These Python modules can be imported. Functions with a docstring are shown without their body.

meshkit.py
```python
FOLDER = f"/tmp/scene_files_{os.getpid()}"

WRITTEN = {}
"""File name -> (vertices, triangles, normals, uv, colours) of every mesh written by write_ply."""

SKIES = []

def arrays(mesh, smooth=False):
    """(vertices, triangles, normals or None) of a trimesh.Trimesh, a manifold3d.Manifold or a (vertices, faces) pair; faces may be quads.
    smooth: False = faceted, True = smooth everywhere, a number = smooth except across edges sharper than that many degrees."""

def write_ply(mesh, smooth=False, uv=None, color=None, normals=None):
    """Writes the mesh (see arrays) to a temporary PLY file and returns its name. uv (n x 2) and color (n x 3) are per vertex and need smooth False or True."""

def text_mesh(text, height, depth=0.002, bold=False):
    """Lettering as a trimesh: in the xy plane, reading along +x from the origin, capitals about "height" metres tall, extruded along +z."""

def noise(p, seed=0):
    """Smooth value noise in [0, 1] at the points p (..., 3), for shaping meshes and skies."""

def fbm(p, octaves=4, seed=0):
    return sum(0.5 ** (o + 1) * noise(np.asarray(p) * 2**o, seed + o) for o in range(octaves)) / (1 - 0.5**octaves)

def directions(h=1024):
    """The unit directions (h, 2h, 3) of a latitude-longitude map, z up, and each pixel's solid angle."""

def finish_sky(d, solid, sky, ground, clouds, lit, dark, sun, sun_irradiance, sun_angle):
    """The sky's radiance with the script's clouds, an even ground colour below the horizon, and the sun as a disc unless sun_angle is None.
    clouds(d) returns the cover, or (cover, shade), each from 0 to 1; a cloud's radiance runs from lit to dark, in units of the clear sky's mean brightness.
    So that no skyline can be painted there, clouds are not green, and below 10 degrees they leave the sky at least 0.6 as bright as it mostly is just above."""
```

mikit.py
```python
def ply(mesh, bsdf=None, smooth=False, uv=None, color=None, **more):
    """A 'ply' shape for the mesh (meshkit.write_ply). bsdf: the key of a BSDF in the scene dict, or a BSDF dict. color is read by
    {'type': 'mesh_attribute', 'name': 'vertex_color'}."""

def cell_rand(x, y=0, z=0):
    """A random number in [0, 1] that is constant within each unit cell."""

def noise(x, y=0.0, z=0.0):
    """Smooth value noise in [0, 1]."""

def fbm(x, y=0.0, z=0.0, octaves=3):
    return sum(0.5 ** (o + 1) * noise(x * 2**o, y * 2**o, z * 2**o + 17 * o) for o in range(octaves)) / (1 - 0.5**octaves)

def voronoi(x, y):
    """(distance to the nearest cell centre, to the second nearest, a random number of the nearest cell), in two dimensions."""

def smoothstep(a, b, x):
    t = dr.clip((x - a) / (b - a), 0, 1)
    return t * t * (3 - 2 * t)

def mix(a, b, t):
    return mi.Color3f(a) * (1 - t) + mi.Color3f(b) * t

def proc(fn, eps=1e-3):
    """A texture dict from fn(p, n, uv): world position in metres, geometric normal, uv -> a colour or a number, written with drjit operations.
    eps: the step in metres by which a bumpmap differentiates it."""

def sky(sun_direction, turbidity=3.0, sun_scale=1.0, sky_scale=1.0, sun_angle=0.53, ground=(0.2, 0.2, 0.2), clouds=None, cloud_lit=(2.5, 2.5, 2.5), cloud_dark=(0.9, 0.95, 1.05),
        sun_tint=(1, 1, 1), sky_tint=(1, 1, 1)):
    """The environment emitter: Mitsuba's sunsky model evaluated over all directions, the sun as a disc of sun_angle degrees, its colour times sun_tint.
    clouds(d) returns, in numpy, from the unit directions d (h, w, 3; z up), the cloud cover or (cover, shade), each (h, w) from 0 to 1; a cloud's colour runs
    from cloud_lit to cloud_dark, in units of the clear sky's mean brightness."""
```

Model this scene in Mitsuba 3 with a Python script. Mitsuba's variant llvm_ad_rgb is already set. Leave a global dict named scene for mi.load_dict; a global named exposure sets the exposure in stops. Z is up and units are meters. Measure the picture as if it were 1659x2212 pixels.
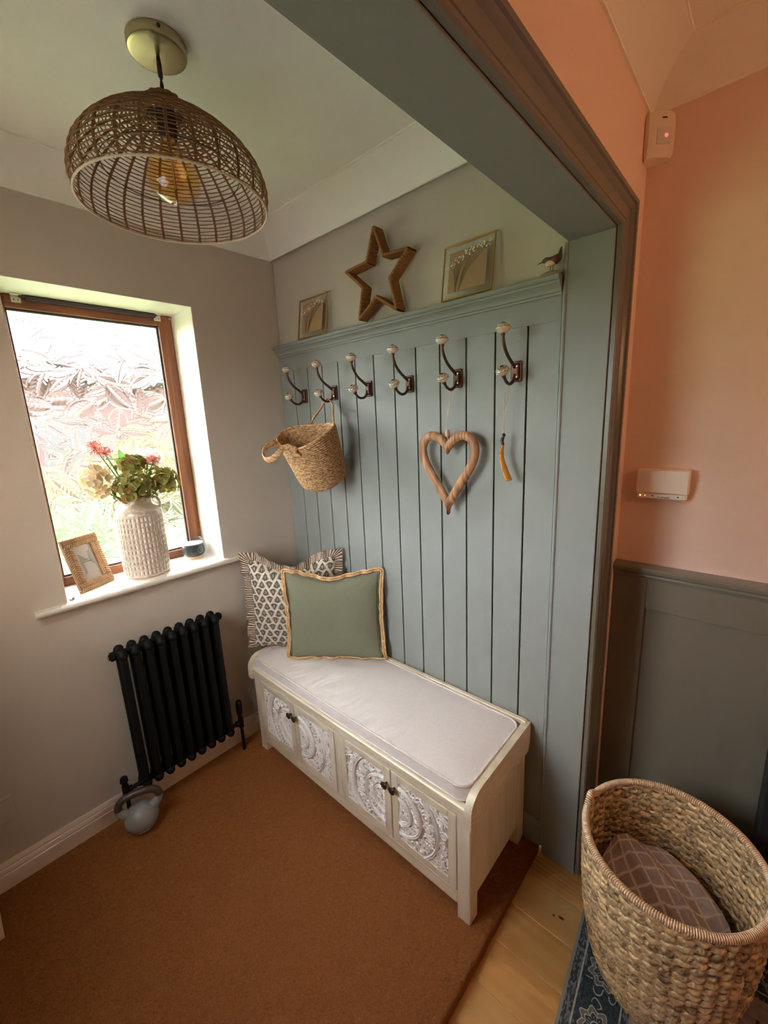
import math, random
import numpy as np, trimesh, mitsuba as mi, drjit as dr
import mikit, meshkit
from shapely.geometry import Polygon, LineString, Point
from shapely import affinity
from scipy.spatial import cKDTree

T = mi.ScalarTransform4f
PI = math.pi
rng = np.random.default_rng(7)
scene, labels = {}, {}

# ------------------------------------------------------------------ camera, sky, exposure
exposure = 1.02
CAM = np.array([1.823, -1.2739, 1.5521])
_y, _p, _r = np.radians([42.5645, -12.3001, -2.5816])
_f = np.array([-math.sin(_y) * math.cos(_p), math.cos(_y) * math.cos(_p), math.sin(_p)])
_rt = np.array([math.cos(_y), math.sin(_y), 0.0])
_up0 = np.cross(_rt, _f)
_up = -math.sin(_r) * _rt + math.cos(_r) * _up0
scene['camera'] = {'type': 'perspective', 'fov': 2 * math.degrees(math.atan(829.5 / 905.4)), 'fov_axis': 'x', 'near_clip': 0.02, 'far_clip': 200.0,
                   'to_world': T().look_at(origin=CAM.tolist(), target=(CAM + _f).tolist(), up=_up.tolist())}


def overcast(d):
    n = meshkit.fbm(d * 2.5 + 3.0, 4)
    return np.ones(d.shape[:2]), np.clip(n * 0.9, 0, 1)


SKY = 42.0
scene['sky'] = mikit.sky((0.3, -0.5, 0.8), turbidity=4.0, sun_scale=0.0, sky_scale=SKY, ground=(0.25, 0.27, 0.2), clouds=overcast,
                         cloud_lit=(2.45, 2.52, 2.6), cloud_dark=(1.8, 1.9, 2.0))
LAMP_GLOW = (11.8, 5.7, 2.8)      # the hall's floor lamp

# ------------------------------------------------------------------ materials
def rgb(r, g, b):
    return {'type': 'rgb', 'value': [r, g, b]}


def srgb(r, g, b):
    f = lambda c: (c / 255 / 12.92) if c < 10 else ((c / 255 + 0.055) / 1.055) ** 2.4
    return [f(r), f(g), f(b)]


def mat(name, color, rough=0.6, metal=0.0, spec=0.4, bump=None, bscale=0.001, two=True, **kw):
    base = color if isinstance(color, dict) else rgb(*color)
    b = {'type': 'principled', 'base_color': base, 'roughness': rough, 'metallic': metal, 'specular': spec, **kw}
    if bump is not None:
        b = {'type': 'bumpmap', 'bump': bump, 'scale': bscale, 'bsdf': b}
    scene[name] = {'type': 'twosided', 'bsdf': b} if two else b
    return name


def fleck(col, amt, fx, fy, fz, oct=3):
    c = mi.ScalarColor3f(*col)
    def fn(p, n, uv):
        t = mikit.fbm(p.x * fx, p.y * fy, p.z * fz, oct)
        return mi.Color3f(c) * (1 + amt * (t - 0.5) * 2)
    return mikit.proc(fn)


def woodgrain(c1, c2, axis, f=60.0, stretch=0.06, rings=6.0):
    def fn(p, n, uv):
        q = [p.x * f, p.y * f, p.z * f]
        q[axis] = q[axis] * stretch
        t = mikit.fbm(q[0], q[1], q[2], 4)
        u = mikit.fbm(q[0] * 0.25 + 5, q[1] * 0.25, q[2] * 0.25, 2)
        s = 0.5 + 0.5 * dr.sin(u * rings * 6.28)
        return mikit.mix(c1, c2, dr.clip(0.65 * t + 0.45 * s - 0.1, 0, 1))
    return mikit.proc(fn)


mat('m_wall', srgb(182, 172, 158), 0.85, spec=0.2)
mat('m_wall_hall', srgb(226, 202, 186), 0.85, spec=0.2)
mat('m_ceiling', srgb(236, 234, 226), 0.9, spec=0.2)
mat('m_white', srgb(228, 224, 214), 0.45, spec=0.4)
mat('m_green', srgb(124, 127, 121), 0.5, spec=0.35)
mat('m_groove', srgb(52, 55, 52), 0.9, spec=0.1)
mat('m_hallgreen', srgb(104, 98, 84), 0.3, spec=0.5)
mat('m_carpet', fleck(srgb(109, 67, 38), 0.45, 420, 420, 420, 2), 0.95, spec=0.05)
mat('m_oak', woodgrain(srgb(188, 136, 72), srgb(220, 176, 108), 0, 38, 0.05), 0.42, spec=0.45)
mat('m_oak2', woodgrain(srgb(176, 122, 64), srgb(208, 162, 98), 0, 45, 0.05, 9), 0.42, spec=0.45)
mat('m_oak3', woodgrain(srgb(194, 148, 86), srgb(224, 186, 122), 0, 33, 0.06, 4), 0.42, spec=0.45)
mat('m_knot', srgb(58, 34, 18), 0.6)
mat('m_timber_z', woodgrain(srgb(104, 60, 36), srgb(146, 92, 56), 2, 70, 0.05), 0.45)
mat('m_timber_y', woodgrain(srgb(98, 56, 36), srgb(136, 86, 54), 1, 70, 0.05), 0.45)
mat('m_gasket', srgb(70, 70, 68), 0.6)
mat('m_black', srgb(9, 9, 8), 0.6, spec=0.15)
mat('m_darkrail', srgb(58, 50, 48), 0.5)
mat('m_bracket', srgb(214, 214, 204), 0.5)
mat('m_steel', srgb(190, 190, 190), 0.25, metal=1.0)
mat('m_bench', woodgrain(srgb(212, 202, 178), srgb(234, 226, 204), 0, 55, 0.06), 0.6, spec=0.25)
mat('m_benchv', woodgrain(srgb(212, 202, 178), srgb(234, 226, 204), 2, 55, 0.06), 0.6, spec=0.25)
mat('m_bronze', srgb(66, 52, 42), 0.38, metal=0.75)
mat('m_seat', fleck(srgb(224, 218, 214), 0.10, 500, 500, 500, 2), 0.95, spec=0.05)
mat('m_sage', fleck(srgb(110, 110, 90), 0.14, 900, 900, 300, 2), 0.95, spec=0.05)
mat('m_braid', fleck(srgb(190, 156, 114), 0.35, 300, 300, 300, 2), 0.9, spec=0.1)
mat('m_jute', {'type': 'mesh_attribute', 'name': 'vertex_color'}, 0.92, spec=0.08)
mat('m_vcol', {'type': 'mesh_attribute', 'name': 'vertex_color'}, 0.8, spec=0.15)
mat('m_straw', {'type': 'mesh_attribute', 'name': 'vertex_color'}, 0.5, spec=0.45)
mat('m_rope', fleck(srgb(142, 102, 62), 0.35, 260, 260, 260, 3), 0.9, spec=0.1)
mat('m_heart', woodgrain(srgb(100, 62, 36), srgb(192, 142, 98), 2, 80, 0.10), 0.5)
mat('m_string', srgb(196, 178, 158), 0.9)
mat('m_bead', srgb(196, 152, 118), 0.6)
mat('m_gold', srgb(196, 160, 90), 0.3, metal=0.9)
mat('m_kraft', srgb(150, 120, 84), 0.9)
mat('m_stem', srgb(112, 92, 58), 0.9)
mat('m_bloom', srgb(226, 218, 196), 0.9)
mat('m_iron', srgb(84, 60, 48), 0.42, metal=0.7)
mat('m_ceramic', srgb(226, 214, 200), 0.18, spec=0.55)
mat('m_vase', srgb(216, 204, 190), 0.2, spec=0.55)
mat('m_ratt', fleck(srgb(122, 86, 56), 0.25, 200, 200, 200, 2), 0.75)
mat('m_rattrim', srgb(196, 178, 156), 0.7)
mat('m_brass', srgb(176, 162, 124), 0.30, metal=0.95)
mat('m_cordblack', srgb(48, 38, 32), 0.7)
mat('m_plastic', srgb(232, 220, 204), 0.4)
mat('m_ink', srgb(52, 40, 34), 0.7)
mat('m_kettle', srgb(118, 115, 110), 0.42, spec=0.45)
mat('m_grip', srgb(66, 56, 48), 0.4, metal=0.3)
mat('m_pipe', srgb(10, 10, 10), 0.45, spec=.25)
mat('m_copper', srgb(214, 130, 90), 0.35, metal=0.9)
mat('m_wax', srgb(206, 208, 196), 0.5)
mat('m_footwood', srgb(206, 176, 146), 0.6)
mat('m_frame', woodgrain(srgb(176, 142, 104), srgb(206, 174, 136), 2, 90, 0.2), 0.7)
mat('m_framedark', srgb(142, 110, 78), 0.8)
mat('m_paper', srgb(214, 210, 206), 0.6)
mat('m_greyink', srgb(176, 174, 172), 0.6)
mat('m_birdback', srgb(74, 46, 32), 0.5)
mat('m_birdfront', srgb(206, 178, 148), 0.5)
mat('m_rock', srgb(128, 112, 84), 0.8)
mat('m_lawn', fleck(srgb(96, 112, 66), 0.25, 3, 3, 3, 3), 0.95)
mat('m_path', srgb(150, 150, 142), 0.9)
mat('m_paving', srgb(96, 94, 92), 0.9)
mat('m_brick', srgb(82, 66, 62), 0.9)
mat('m_hedge', fleck(srgb(74, 70, 52), 0.4, 8, 8, 8, 3), 0.95)
mat('m_shrub', fleck(srgb(68, 94, 58), 0.4, 8, 8, 8, 3), 0.95)
mat('m_rooftile', srgb(112, 108, 108), 0.9)
mat('m_cabinet', srgb(20, 22, 24), 0.5)
mat('m_blanket_edge', srgb(150, 140, 136), 0.95)
for nm, c, tr in (('m_pet_green', srgb(150, 144, 84), 0.6), ('m_pet_green2', srgb(126, 122, 66), 0.5), ('m_pet_olive', srgb(134, 108, 62), 0.5), ('m_pet_cream', srgb(222, 206, 174), 0.5),
                  ('m_pet_white', srgb(244, 242, 238), 0.7), ('m_leaf', srgb(104, 146, 62), 0.7), ('m_pink', srgb(226, 120, 140), 0.5), ('m_palepink', srgb(224, 178, 158), 0.5)):
    scene[nm] = {'type': 'principledthin', 'base_color': rgb(*c), 'roughness': 0.7, 'diff_trans': tr, 'spec_trans': 0.0, 'eta': 1.3}
scene['m_glass'] = {'type': 'dielectric', 'int_ior': 1.5, 'ext_ior': 1.0}
scene['m_pane'] = {'type': 'thindielectric', 'int_ior': 1.5}
scene['m_picglass'] = {'type': 'thindielectric', 'int_ior': 1.5}
scene['m_amber'] = {'type': 'thindielectric', 'int_ior': 1.5, 'specular_transmittance': rgb(0.93, 0.70, 0.38)}
scene['m_greyglass'] = {'type': 'thindielectric', 'int_ior': 1.5, 'specular_transmittance': rgb(0.66, 0.71, 0.74)}

# ------------------------------------------------------------------ mesh helpers
def tm(v, f):
    v, f = np.asarray(v, float), np.asarray(f, int)
    if f.shape[1] == 4:
        f = np.vstack([f[:, [0, 1, 2]], f[:, [0, 2, 3]]])
    return trimesh.Trimesh(v, f, process=False)


def cat(*ms):
    ms = [m for m in (ms[0] if len(ms) == 1 and isinstance(ms[0], (list, tuple)) else ms)]
    return trimesh.util.concatenate(ms)


def bx(x0, x1, y0, y1, z0, z1, b=0.0015):
    if b <= 0:
        return trimesh.creation.box(bounds=[[x0, y0, z0], [x1, y1, z1]])
    b = min(b, 0.45 * min(x1 - x0, y1 - y0, z1 - z0))
    pts = []
    for x, sx in ((x0, 1), (x1, -1)):
        for y, sy in ((y0, 1), (y1, -1)):
            for z, sz in ((z0, 1), (z1, -1)):
                pts += [(x + sx * b, y + sy * b, z), (x + sx * b, y, z + sz * b), (x, y + sy * b, z + sz * b)]
    return trimesh.convex.convex_hull(np.array(pts))


def grid(P, wu=False, wv=False):
    """P (m, n, 3) -> mesh; wrap in u and/or v"""
    m, n = P.shape[:2]
    i, j = np.meshgrid(np.arange(m if wu else m - 1), np.arange(n if wv else n - 1), indexing='ij')
    a, b, c, d = i * n + j, ((i + 1) % m) * n + j, ((i + 1) % m) * n + (j + 1) % n, i * n + (j + 1) % n
    return tm(P.reshape(-1, 3), np.stack([a, b, c, d], -1).reshape(-1, 4))


def grid_uv(m, n):
    u, v = np.meshgrid(np.linspace(0, 1, m), np.linspace(0, 1, n), indexing='ij')
    return np.stack([u, v], -1).reshape(-1, 2)


def frames(p, closed=False, up=None):
    t = (np.roll(p, -1, 0) - np.roll(p, 1, 0)) if closed else np.gradient(p, axis=0)
    t /= np.linalg.norm(t, axis=1, keepdims=True) + 1e-12
    a = np.zeros_like(p)
    a0 = np.array(up if up is not None else ([0, 0, 1.0] if abs(t[0, 2]) < 0.9 else [1.0, 0, 0]), float)
    for k in range(len(p)):
        a0 = a0 if up is None else np.array(up, float)
        a0 = a0 - t[k] * (a0 @ t[k])
        a0 /= np.linalg.norm(a0) + 1e-12
        a[k] = a0
    return t, a, np.cross(t, a)


def tube(p, r, n=8, closed=False, ry=None, up=None):
    """tube along points; r scalar or per point, ry second radius"""
    p = np.asarray(p, float)
    r = np.broadcast_to(r, (len(p),)).astype(float)
    q = r if ry is None else np.broadcast_to(ry, (len(p),)).astype(float)
    t, a, b = frames(p, closed, up)
    th = np.arange(n) * 2 * PI / n
    P = p[:, None] + r[:, None, None] * np.cos(th)[None, :, None] * a[:, None] + q[:, None, None] * np.sin(th)[None, :, None] * b[:, None]
    if closed:
        return grid(P, True, True)
    m = grid(P, False, True)
    v, f, k = m.vertices, m.faces, len(p)
    caps = [[0, (i + 1) % n, i] for i in range(1, n - 1)]
    caps = [[0, i + 1, i] for i in range(1, n - 1)] + [[(k - 1) * n, (k - 1) * n + i, (k - 1) * n + i + 1] for i in range(1, n - 1)]
    return fix(tm(v, np.vstack([f, caps])))


def fix(m):
    if m.volume < 0:
        m.invert()
    return m


def spline(pts, n=40, closed=False):
    from scipy.interpolate import CubicSpline
    p = np.asarray(pts, float)
    if closed:
        p = np.vstack([p, p[:1]])
    s = np.r_[0, np.cumsum(np.linalg.norm(np.diff(p, axis=0), axis=1) ** 0.6)]
    c = CubicSpline(s, p, bc_type='periodic' if closed else 'natural')
    return c(np.linspace(0, s[-1], n, endpoint=not closed))


def lathe(prof, n=32, at=(0, 0, 0)):
    prof = np.asarray(prof, float)
    th = np.arange(n) * 2 * PI / n
    P = np.stack([prof[:, :1] * np.cos(th), prof[:, :1] * np.sin(th), np.broadcast_to(prof[:, 1:], (len(prof), n))], -1)
    m = grid(P, False, True)
    m.vertices += np.array(at)
    return fix(m) if abs(prof[0, 0]) < 1e-6 and abs(prof[-1, 0]) < 1e-6 else m


def prism(poly, axis, a0, a1):
    """extrude a 2D outline along an axis: x: (y, z); y: (x, z); z: (x, y)"""
    poly = poly if isinstance(poly, Polygon) else Polygon(poly)
    m = trimesh.creation.extrude_polygon(poly, a1 - a0, engine='earcut')
    v = np.array(m.vertices)
    u, w, h = v[:, 0], v[:, 1], v[:, 2] + a0
    m = tm({'x': np.stack([h, u, w], 1), 'y': np.stack([u, h, w], 1), 'z': np.stack([u, w, h], 1)}[axis], m.faces)
    return fix(m)


def xf(m, M):
    m = m.copy()
    m.apply_transform(np.asarray(M))
    return m


def basis(o, u, v, w):
    M = np.eye(4)
    M[:3, 0], M[:3, 1], M[:3, 2], M[:3, 3] = u, v, w, o
    return M


def orient(o, axis):
    """matrix taking +z to axis at o"""
    w = np.array(axis, float) / np.linalg.norm(axis)
    a = np.array([0, 0, 1.0]) if abs(w[2]) < 0.95 else np.array([1.0, 0, 0])
    u = np.cross(a, w)
    u /= np.linalg.norm(u)
    return basis(o, u, np.cross(w, u), w)


def rz(deg, o=(0, 0, 0)):
    c, s = math.cos(math.radians(deg)), math.sin(math.radians(deg))
    return basis(o, (c, s, 0), (-s, c, 0), (0, 0, 1))


def sph(r, at=(0, 0, 0), s=2, sc=(1, 1, 1)):
    m = trimesh.creation.icosphere(subdivisions=s, radius=r)
    m.vertices = m.vertices * np.array(sc) + np.array(at)
    return m


def cyl(r, z0, z1, at=(0, 0), n=20, b=0.001):
    return lathe([(0, z0), (r - b, z0), (r, z0 + b), (r, z1 - b), (r - b, z1), (0, z1)], n, (at[0], at[1], 0))


used = {}


def key(name):
    if name not in scene and name not in used:
        used[name] = 0
        return name
    used[name] = used.get(name, 0) + 1
    k = f'{name}_{used[name]:03d}'
    return k if k not in scene else key(name)


def add(name, mesh, m, smooth=False, label=None, **kw):
    k = key(name)
    scene[k] = mikit.ply(mesh, m, smooth=smooth, **kw)
    if label:
        labels[k] = {'label': label}
    return k


def again(src, name, M=None, bsdf=None):
    k = key(name)
    d = dict(scene[src])
    if M is not None:
        d['to_world'] = T(np.asarray(M).tolist())
    if bsdf:
        d['bsdf'] = {'type': 'ref', 'id': bsdf}
    scene[k] = d
    return k


def thing(k, label, cat, group=None):
    labels[k] = {'label': label, 'category': cat}
    if group:
        labels[k]['group'] = group


def struct(k, label=None):
    labels[k] = {'kind': 'structure', **({'label': label} if label else {})}


# ------------------------------------------------------------------ the room
X1, X2, YH, ZS, CZ, YF = 1.368, 1.485, 0.25, 1.998, 2.410, -1.392
HX, HY, HZ, FZ = 3.25, -2.6, 2.43, -0.04

# window wall (left), opening y -1.01..-0.405, z 0.945..2.045
WY0, WY1, WZ0, WZ1 = -1.010, -0.405, 0.945, 2.045
add('wall_left', cat(bx(-.30, 0, YF - .2, WY0, -.1, 2.5, 0), bx(-.30, 0, WY1, .012, -.1, 2.5, 0), bx(-.30, 0, WY0, WY1, -.1, WZ0 - .012, 0), bx(-.30, 0, WY0, WY1, WZ1, 2.5, 0)), 'm_wall')
struct('wall_left', 'taupe painted wall with the window')
rev = cat(bx(-.262, -.0005, WY0 - .0005, WY0 + .002, WZ0, WZ1, 0), bx(-.262, -.0005, WY1 - .002, WY1 + .0005, WZ0, WZ1, 0), bx(-.262, -.0005, WY0, WY1, WZ1 - .002, WZ1 + .0005, 0))
add('wall_left__reveal', rev, 'm_white', label='white painted window reveal')

# panelled back wall
add('wall_back', bx(-.3, X1 + .05, .014, .2, -.1, 2.5, 0), 'm_wall')
struct('wall_back', 'cream wall above grey-green tongue and groove panelling')
add('wall_back__groove_backing', bx(0, X1, .008, .0145, 0, 1.90, 0), 'm_groove')
edges = [0.0] + [0.107 + .105 * i for i in range(12)] + [X1]
for i in range(13):
    g = .0026
    add('wall_back__panel_board', bx(edges[i] + (g if i else 0), edges[i + 1] - (g if i < 12 else 0), 0, .012, 0.0, 1.806, .0012), 'm_green')
add('wall_back__header_panel', bx(0, X1, -.0002, .012, 1.805, 1.91, .0008), 'm_green')

add('baseboard_back', prism([(0, 0), (-.014, 0), (-.014, .085), (-.009, .094), (-.004, .1), (0, .1)], 'x', 0.0, X1 - .004), 'm_green')
struct('baseboard_back')
bbp = [(0, 0), (.016, 0), (.016, .058), (.0135, .060), (.0135, .064), (.015, .067), (.012, .078), (.0095, .080), (.0095, .084), (.011, .087), (.007, .098), (0, .1)]
add('baseboard_left', prism(bbp, 'y', YF, -.0145), 'm_white')
struct('baseboard_left', 'cream moulded skirting board')

add('ceiling', bx(-.3, X1 + .06, YF - .2, .2, CZ, CZ + .1, 0), 'm_ceiling')
struct('ceiling', 'white porch ceiling')
def cove(n=10, w=.108, h=.110, z=CZ):
    p = [(0, z - h), (.006, z - h), (.006, z - h + .006)]
    for k in range(n + 1):
        a = k / n * PI / 2
        p.append((.008 + (w - .016) * (1 - math.cos(a)) * .55 + (w - .016) * (k / n) * .45, z - h + .008 + (h - .016) * math.sin(a) * .55 + (h - .016) * (k / n) * .45))
    # gently concave: average of the chord and a quarter round, mirrored
    q = [(0, z - h), (.006, z - h), (.006, z - h + .006)]
    for (d, zz) in p[3:]:
        cd, cz = (d - .008) / (w - .016), (zz - z + h - .008) / (h - .016)
        q.append((.008 + (w - .016) * cd, z - h + .008 + (h - .016) * cz * .98))
    return q + [(w - .004, z - .006), (w, z - .006), (w, z), (0, z)]
def mirror_cove(s, **k):
    return [(s * d, zz) for d, zz in cove(**k)]
add('trim_1', prism(mirror_cove(1), 'y', YF, 0.0), 'm_ceiling', smooth=25)
struct('trim_1', 'white ceiling coving over the window wall')
add('trim_2', prism(mirror_cove(-1), 'x', 0.0, X1), 'm_ceiling', smooth=25)
struct('trim_2', 'white ceiling coving over the panelled wall')

# the wall with the wide opening between porch and hall
add('wall_right', cat(bx(X1 + .012, X2, YF - 1.3, .018, ZS + .015, 2.5, 0), bx(X1 + .001, X2, .018, YH + .1, -.1, 2.5, 0), bx(X1 + .012, X2 - .0005, YF - 1.3, YF - .02, -.1, 2.5, 0)), 'm_wall_hall')
struct('wall_right', 'wall over the opening, lit peach on its hall side')
add('wall_right__porch_skin', cat(bx(X1 + .004, X1 + .0125, YF, .013, ZS + .015, 2.5, 0)), 'm_wall')
# lining of the opening
add('trim_3', bx(X1, X2 - .002, YF, .016, ZS, ZS + .02, .001), 'm_green')
struct('trim_3', 'dark grey-green soffit of the opening')
add('trim_4', bx(X1, X2 - .002, -.003, .018, FZ, ZS, .001), 'm_green')
struct('trim_4', 'grey-green jamb lining of the opening')
add('trim_4__bead', tube([(X1 - .003, -.002, 0.0), (X1 - .003, -.002, 1.0), (X1 - .003, -.002, ZS - .002)], .0062, 8), 'm_green', smooth=50)
add('trim_4__bead', tube([(X1 - .012, .001, 0.0), (X1 - .012, .001, 1.0), (X1 - .012, .001, 1.87)], .0035, 6), 'm_green', smooth=50)
add('trim_4__porch_side_jamb', bx(X1, X2 - .002, YF - .02, YF, FZ, ZS, .001), 'm_green')
prof = [(0, 0), (0, .009), (.004, .012), (.010, .0125), (.012, .010), (.014, .0125), (.024, .0135), (.034, .0125), (.040, .0135), (.044, .018), (.048, .0205), (.052, .0185), (.054, .0195), (.056, .0235), (.064, .0245), (.068, .0225), (.069, 0)]
stations = []
for (d, t) in prof:
    d += .004
    t *= 1.25
    stations.append([(X2 + t, d, FZ), (X2 + t, d, ZS + d), (X2 + t, YF - .004 - d, ZS + d), (X2 + t, YF - .004 - d, FZ)])
A = np.array(stations)
for i in range(3):
    seg = A[:, i:i + 2]
    add('trim_5__architrave' if i else 'trim_5', grid(seg), 'm_hallgreen', smooth=35)
struct('trim_5', 'moulded grey-brown architrave around the opening')

# hall
add('wall_hall_back', bx(X2 - .1, HX, YH, YH + .1, -.1, 2.6, 0), 'm_wall_hall')
struct('wall_hall_back', 'peach lit hall wall over dark panelling')
add('wall_hall_right', bx(HX, HX + .1, HY - .1, YH + .1, -.1, 2.6, 0), 'm_wall_hall'); struct('wall_hall_right')
add('wall_hall_front', bx(X1, HX + .1, HY - .1, HY, -.1, 2.6, 0), 'm_wall_hall'); struct('wall_hall_front')
add('ceiling_hall', bx(X2 - .05, HX + .1, HY - .1, YH + .1, HZ, HZ + .1, 0), 'm_ceiling'); struct('ceiling_hall', 'hall ceiling')
add('trim_6', prism([(YH - d, z) for d, z in cove(w=.10, h=.10, z=HZ)], 'x', X2, HX), 'm_ceiling', smooth=25); struct('trim_6', 'hall coving')
add('trim_7', prism([(X2 + d, z) for d, z in cove(w=.10, h=.10, z=HZ)], 'y', HY, YH), 'm_ceiling', smooth=25); struct('trim_7', 'hall coving over the opening')
# wainscot
add('wall_hall_back__wainscot_panel', bx(X2, HX, YH - .010, YH + .001, FZ, 1.03, 0), 'm_hallgreen')
for (a, b, c, d_) in ((X2 + .001, 1.583, FZ, 1.02), (2.33, 2.43, FZ, 1.02), (3.15, HX, FZ, 1.02)):
    add('wall_hall_back__stile', bx(a, b, YH - .022, YH - .0095, c, d_, .0015), 'm_hallgreen')
for (a, b) in ((1.583, 2.33), (2.43, 3.15)):
    add('wall_hall_back__rail', bx(a, b, YH - .022, YH - .0095, .912, 1.02, .0015), 'm_hallgreen')
    add('wall_hall_back__rail', bx(a, b, YH - .022, YH - .0095, FZ, .12, .0015), 'm_hallgreen')
dado = [(0, 1.012), (-.024, 1.012), (-.026, 1.018), (-.030, 1.020), (-.033, 1.026), (-.031, 1.031), (-.036, 1.034), (-.042, 1.040), (-.044, 1.049), (-.040, 1.056), (-.012, 1.060), (0, 1.060)]
add('trim_8', prism([(YH + y, z) for y, z in dado], 'x', X2 + .001, HX), 'm_hallgreen', smooth=30)
struct('trim_8', 'dado rail capping the hall panelling')

# porch front wall with the glazed entrance door (behind the camera's left)
D0, D1, DZ = 0.20, 1.20, 2.05
add('wall_front', cat(bx(-.3, D0, YF - .20, YF, -.1, 2.5, 0), bx(D1, X1 + .02, YF - .20, YF, -.1, 2.5, 0), bx(D0, D1, YF - .20, YF, DZ, 2.5, 0)), 'm_wall')
struct('wall_front')
YD = YF - .09
dm = [bx(D0, D0 + .05, YD - .10, YD + .012, 0, DZ), bx(D1 - .05, D1, YD - .10, YD + .012, 0, DZ), bx(D0 + .05, D1 - .05, YD - .10, YD + .012, DZ - .05, DZ)]
add('door_1', cat(dm), 'm_white'); struct('door_1', 'white frame of the entrance door')
add('door_1__leaf', cat(bx(D0 + .05, D0 + .16, YD - .07, YD - .03, .005, DZ - .05), bx(D1 - .16, D1 - .05, YD - .07, YD - .03, .005, DZ - .05),
                        bx(D0 + .16, D1 - .16, YD - .07, YD - .03, .005, .22), bx(D0 + .16, D1 - .16, YD - .07, YD - .03, DZ - .16, DZ - .05), bx(D0 + .16, D1 - .16, YD - .07, YD - .03, .98, 1.06)), 'm_white')
add('door_1__lower_panel', bx(D0 + .16, D1 - .16, YD - .06, YD - .04, .22, .98), 'm_white')
for z0, z1 in ((1.06, DZ - .16),):
    add('door_1__pane', tm([(D0 + .16, YD - .05, z0), (D1 - .16, YD - .05, z0), (D1 - .16, YD - .05, z1), (D0 + .16, YD - .05, z1)], [[0, 1, 2, 3]]), 'm_pane')
add('baseboard_front', bx(0.017, D0 - .001, YF, YF + .018, 0, .1), 'm_white'); struct('baseboard_front')

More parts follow.
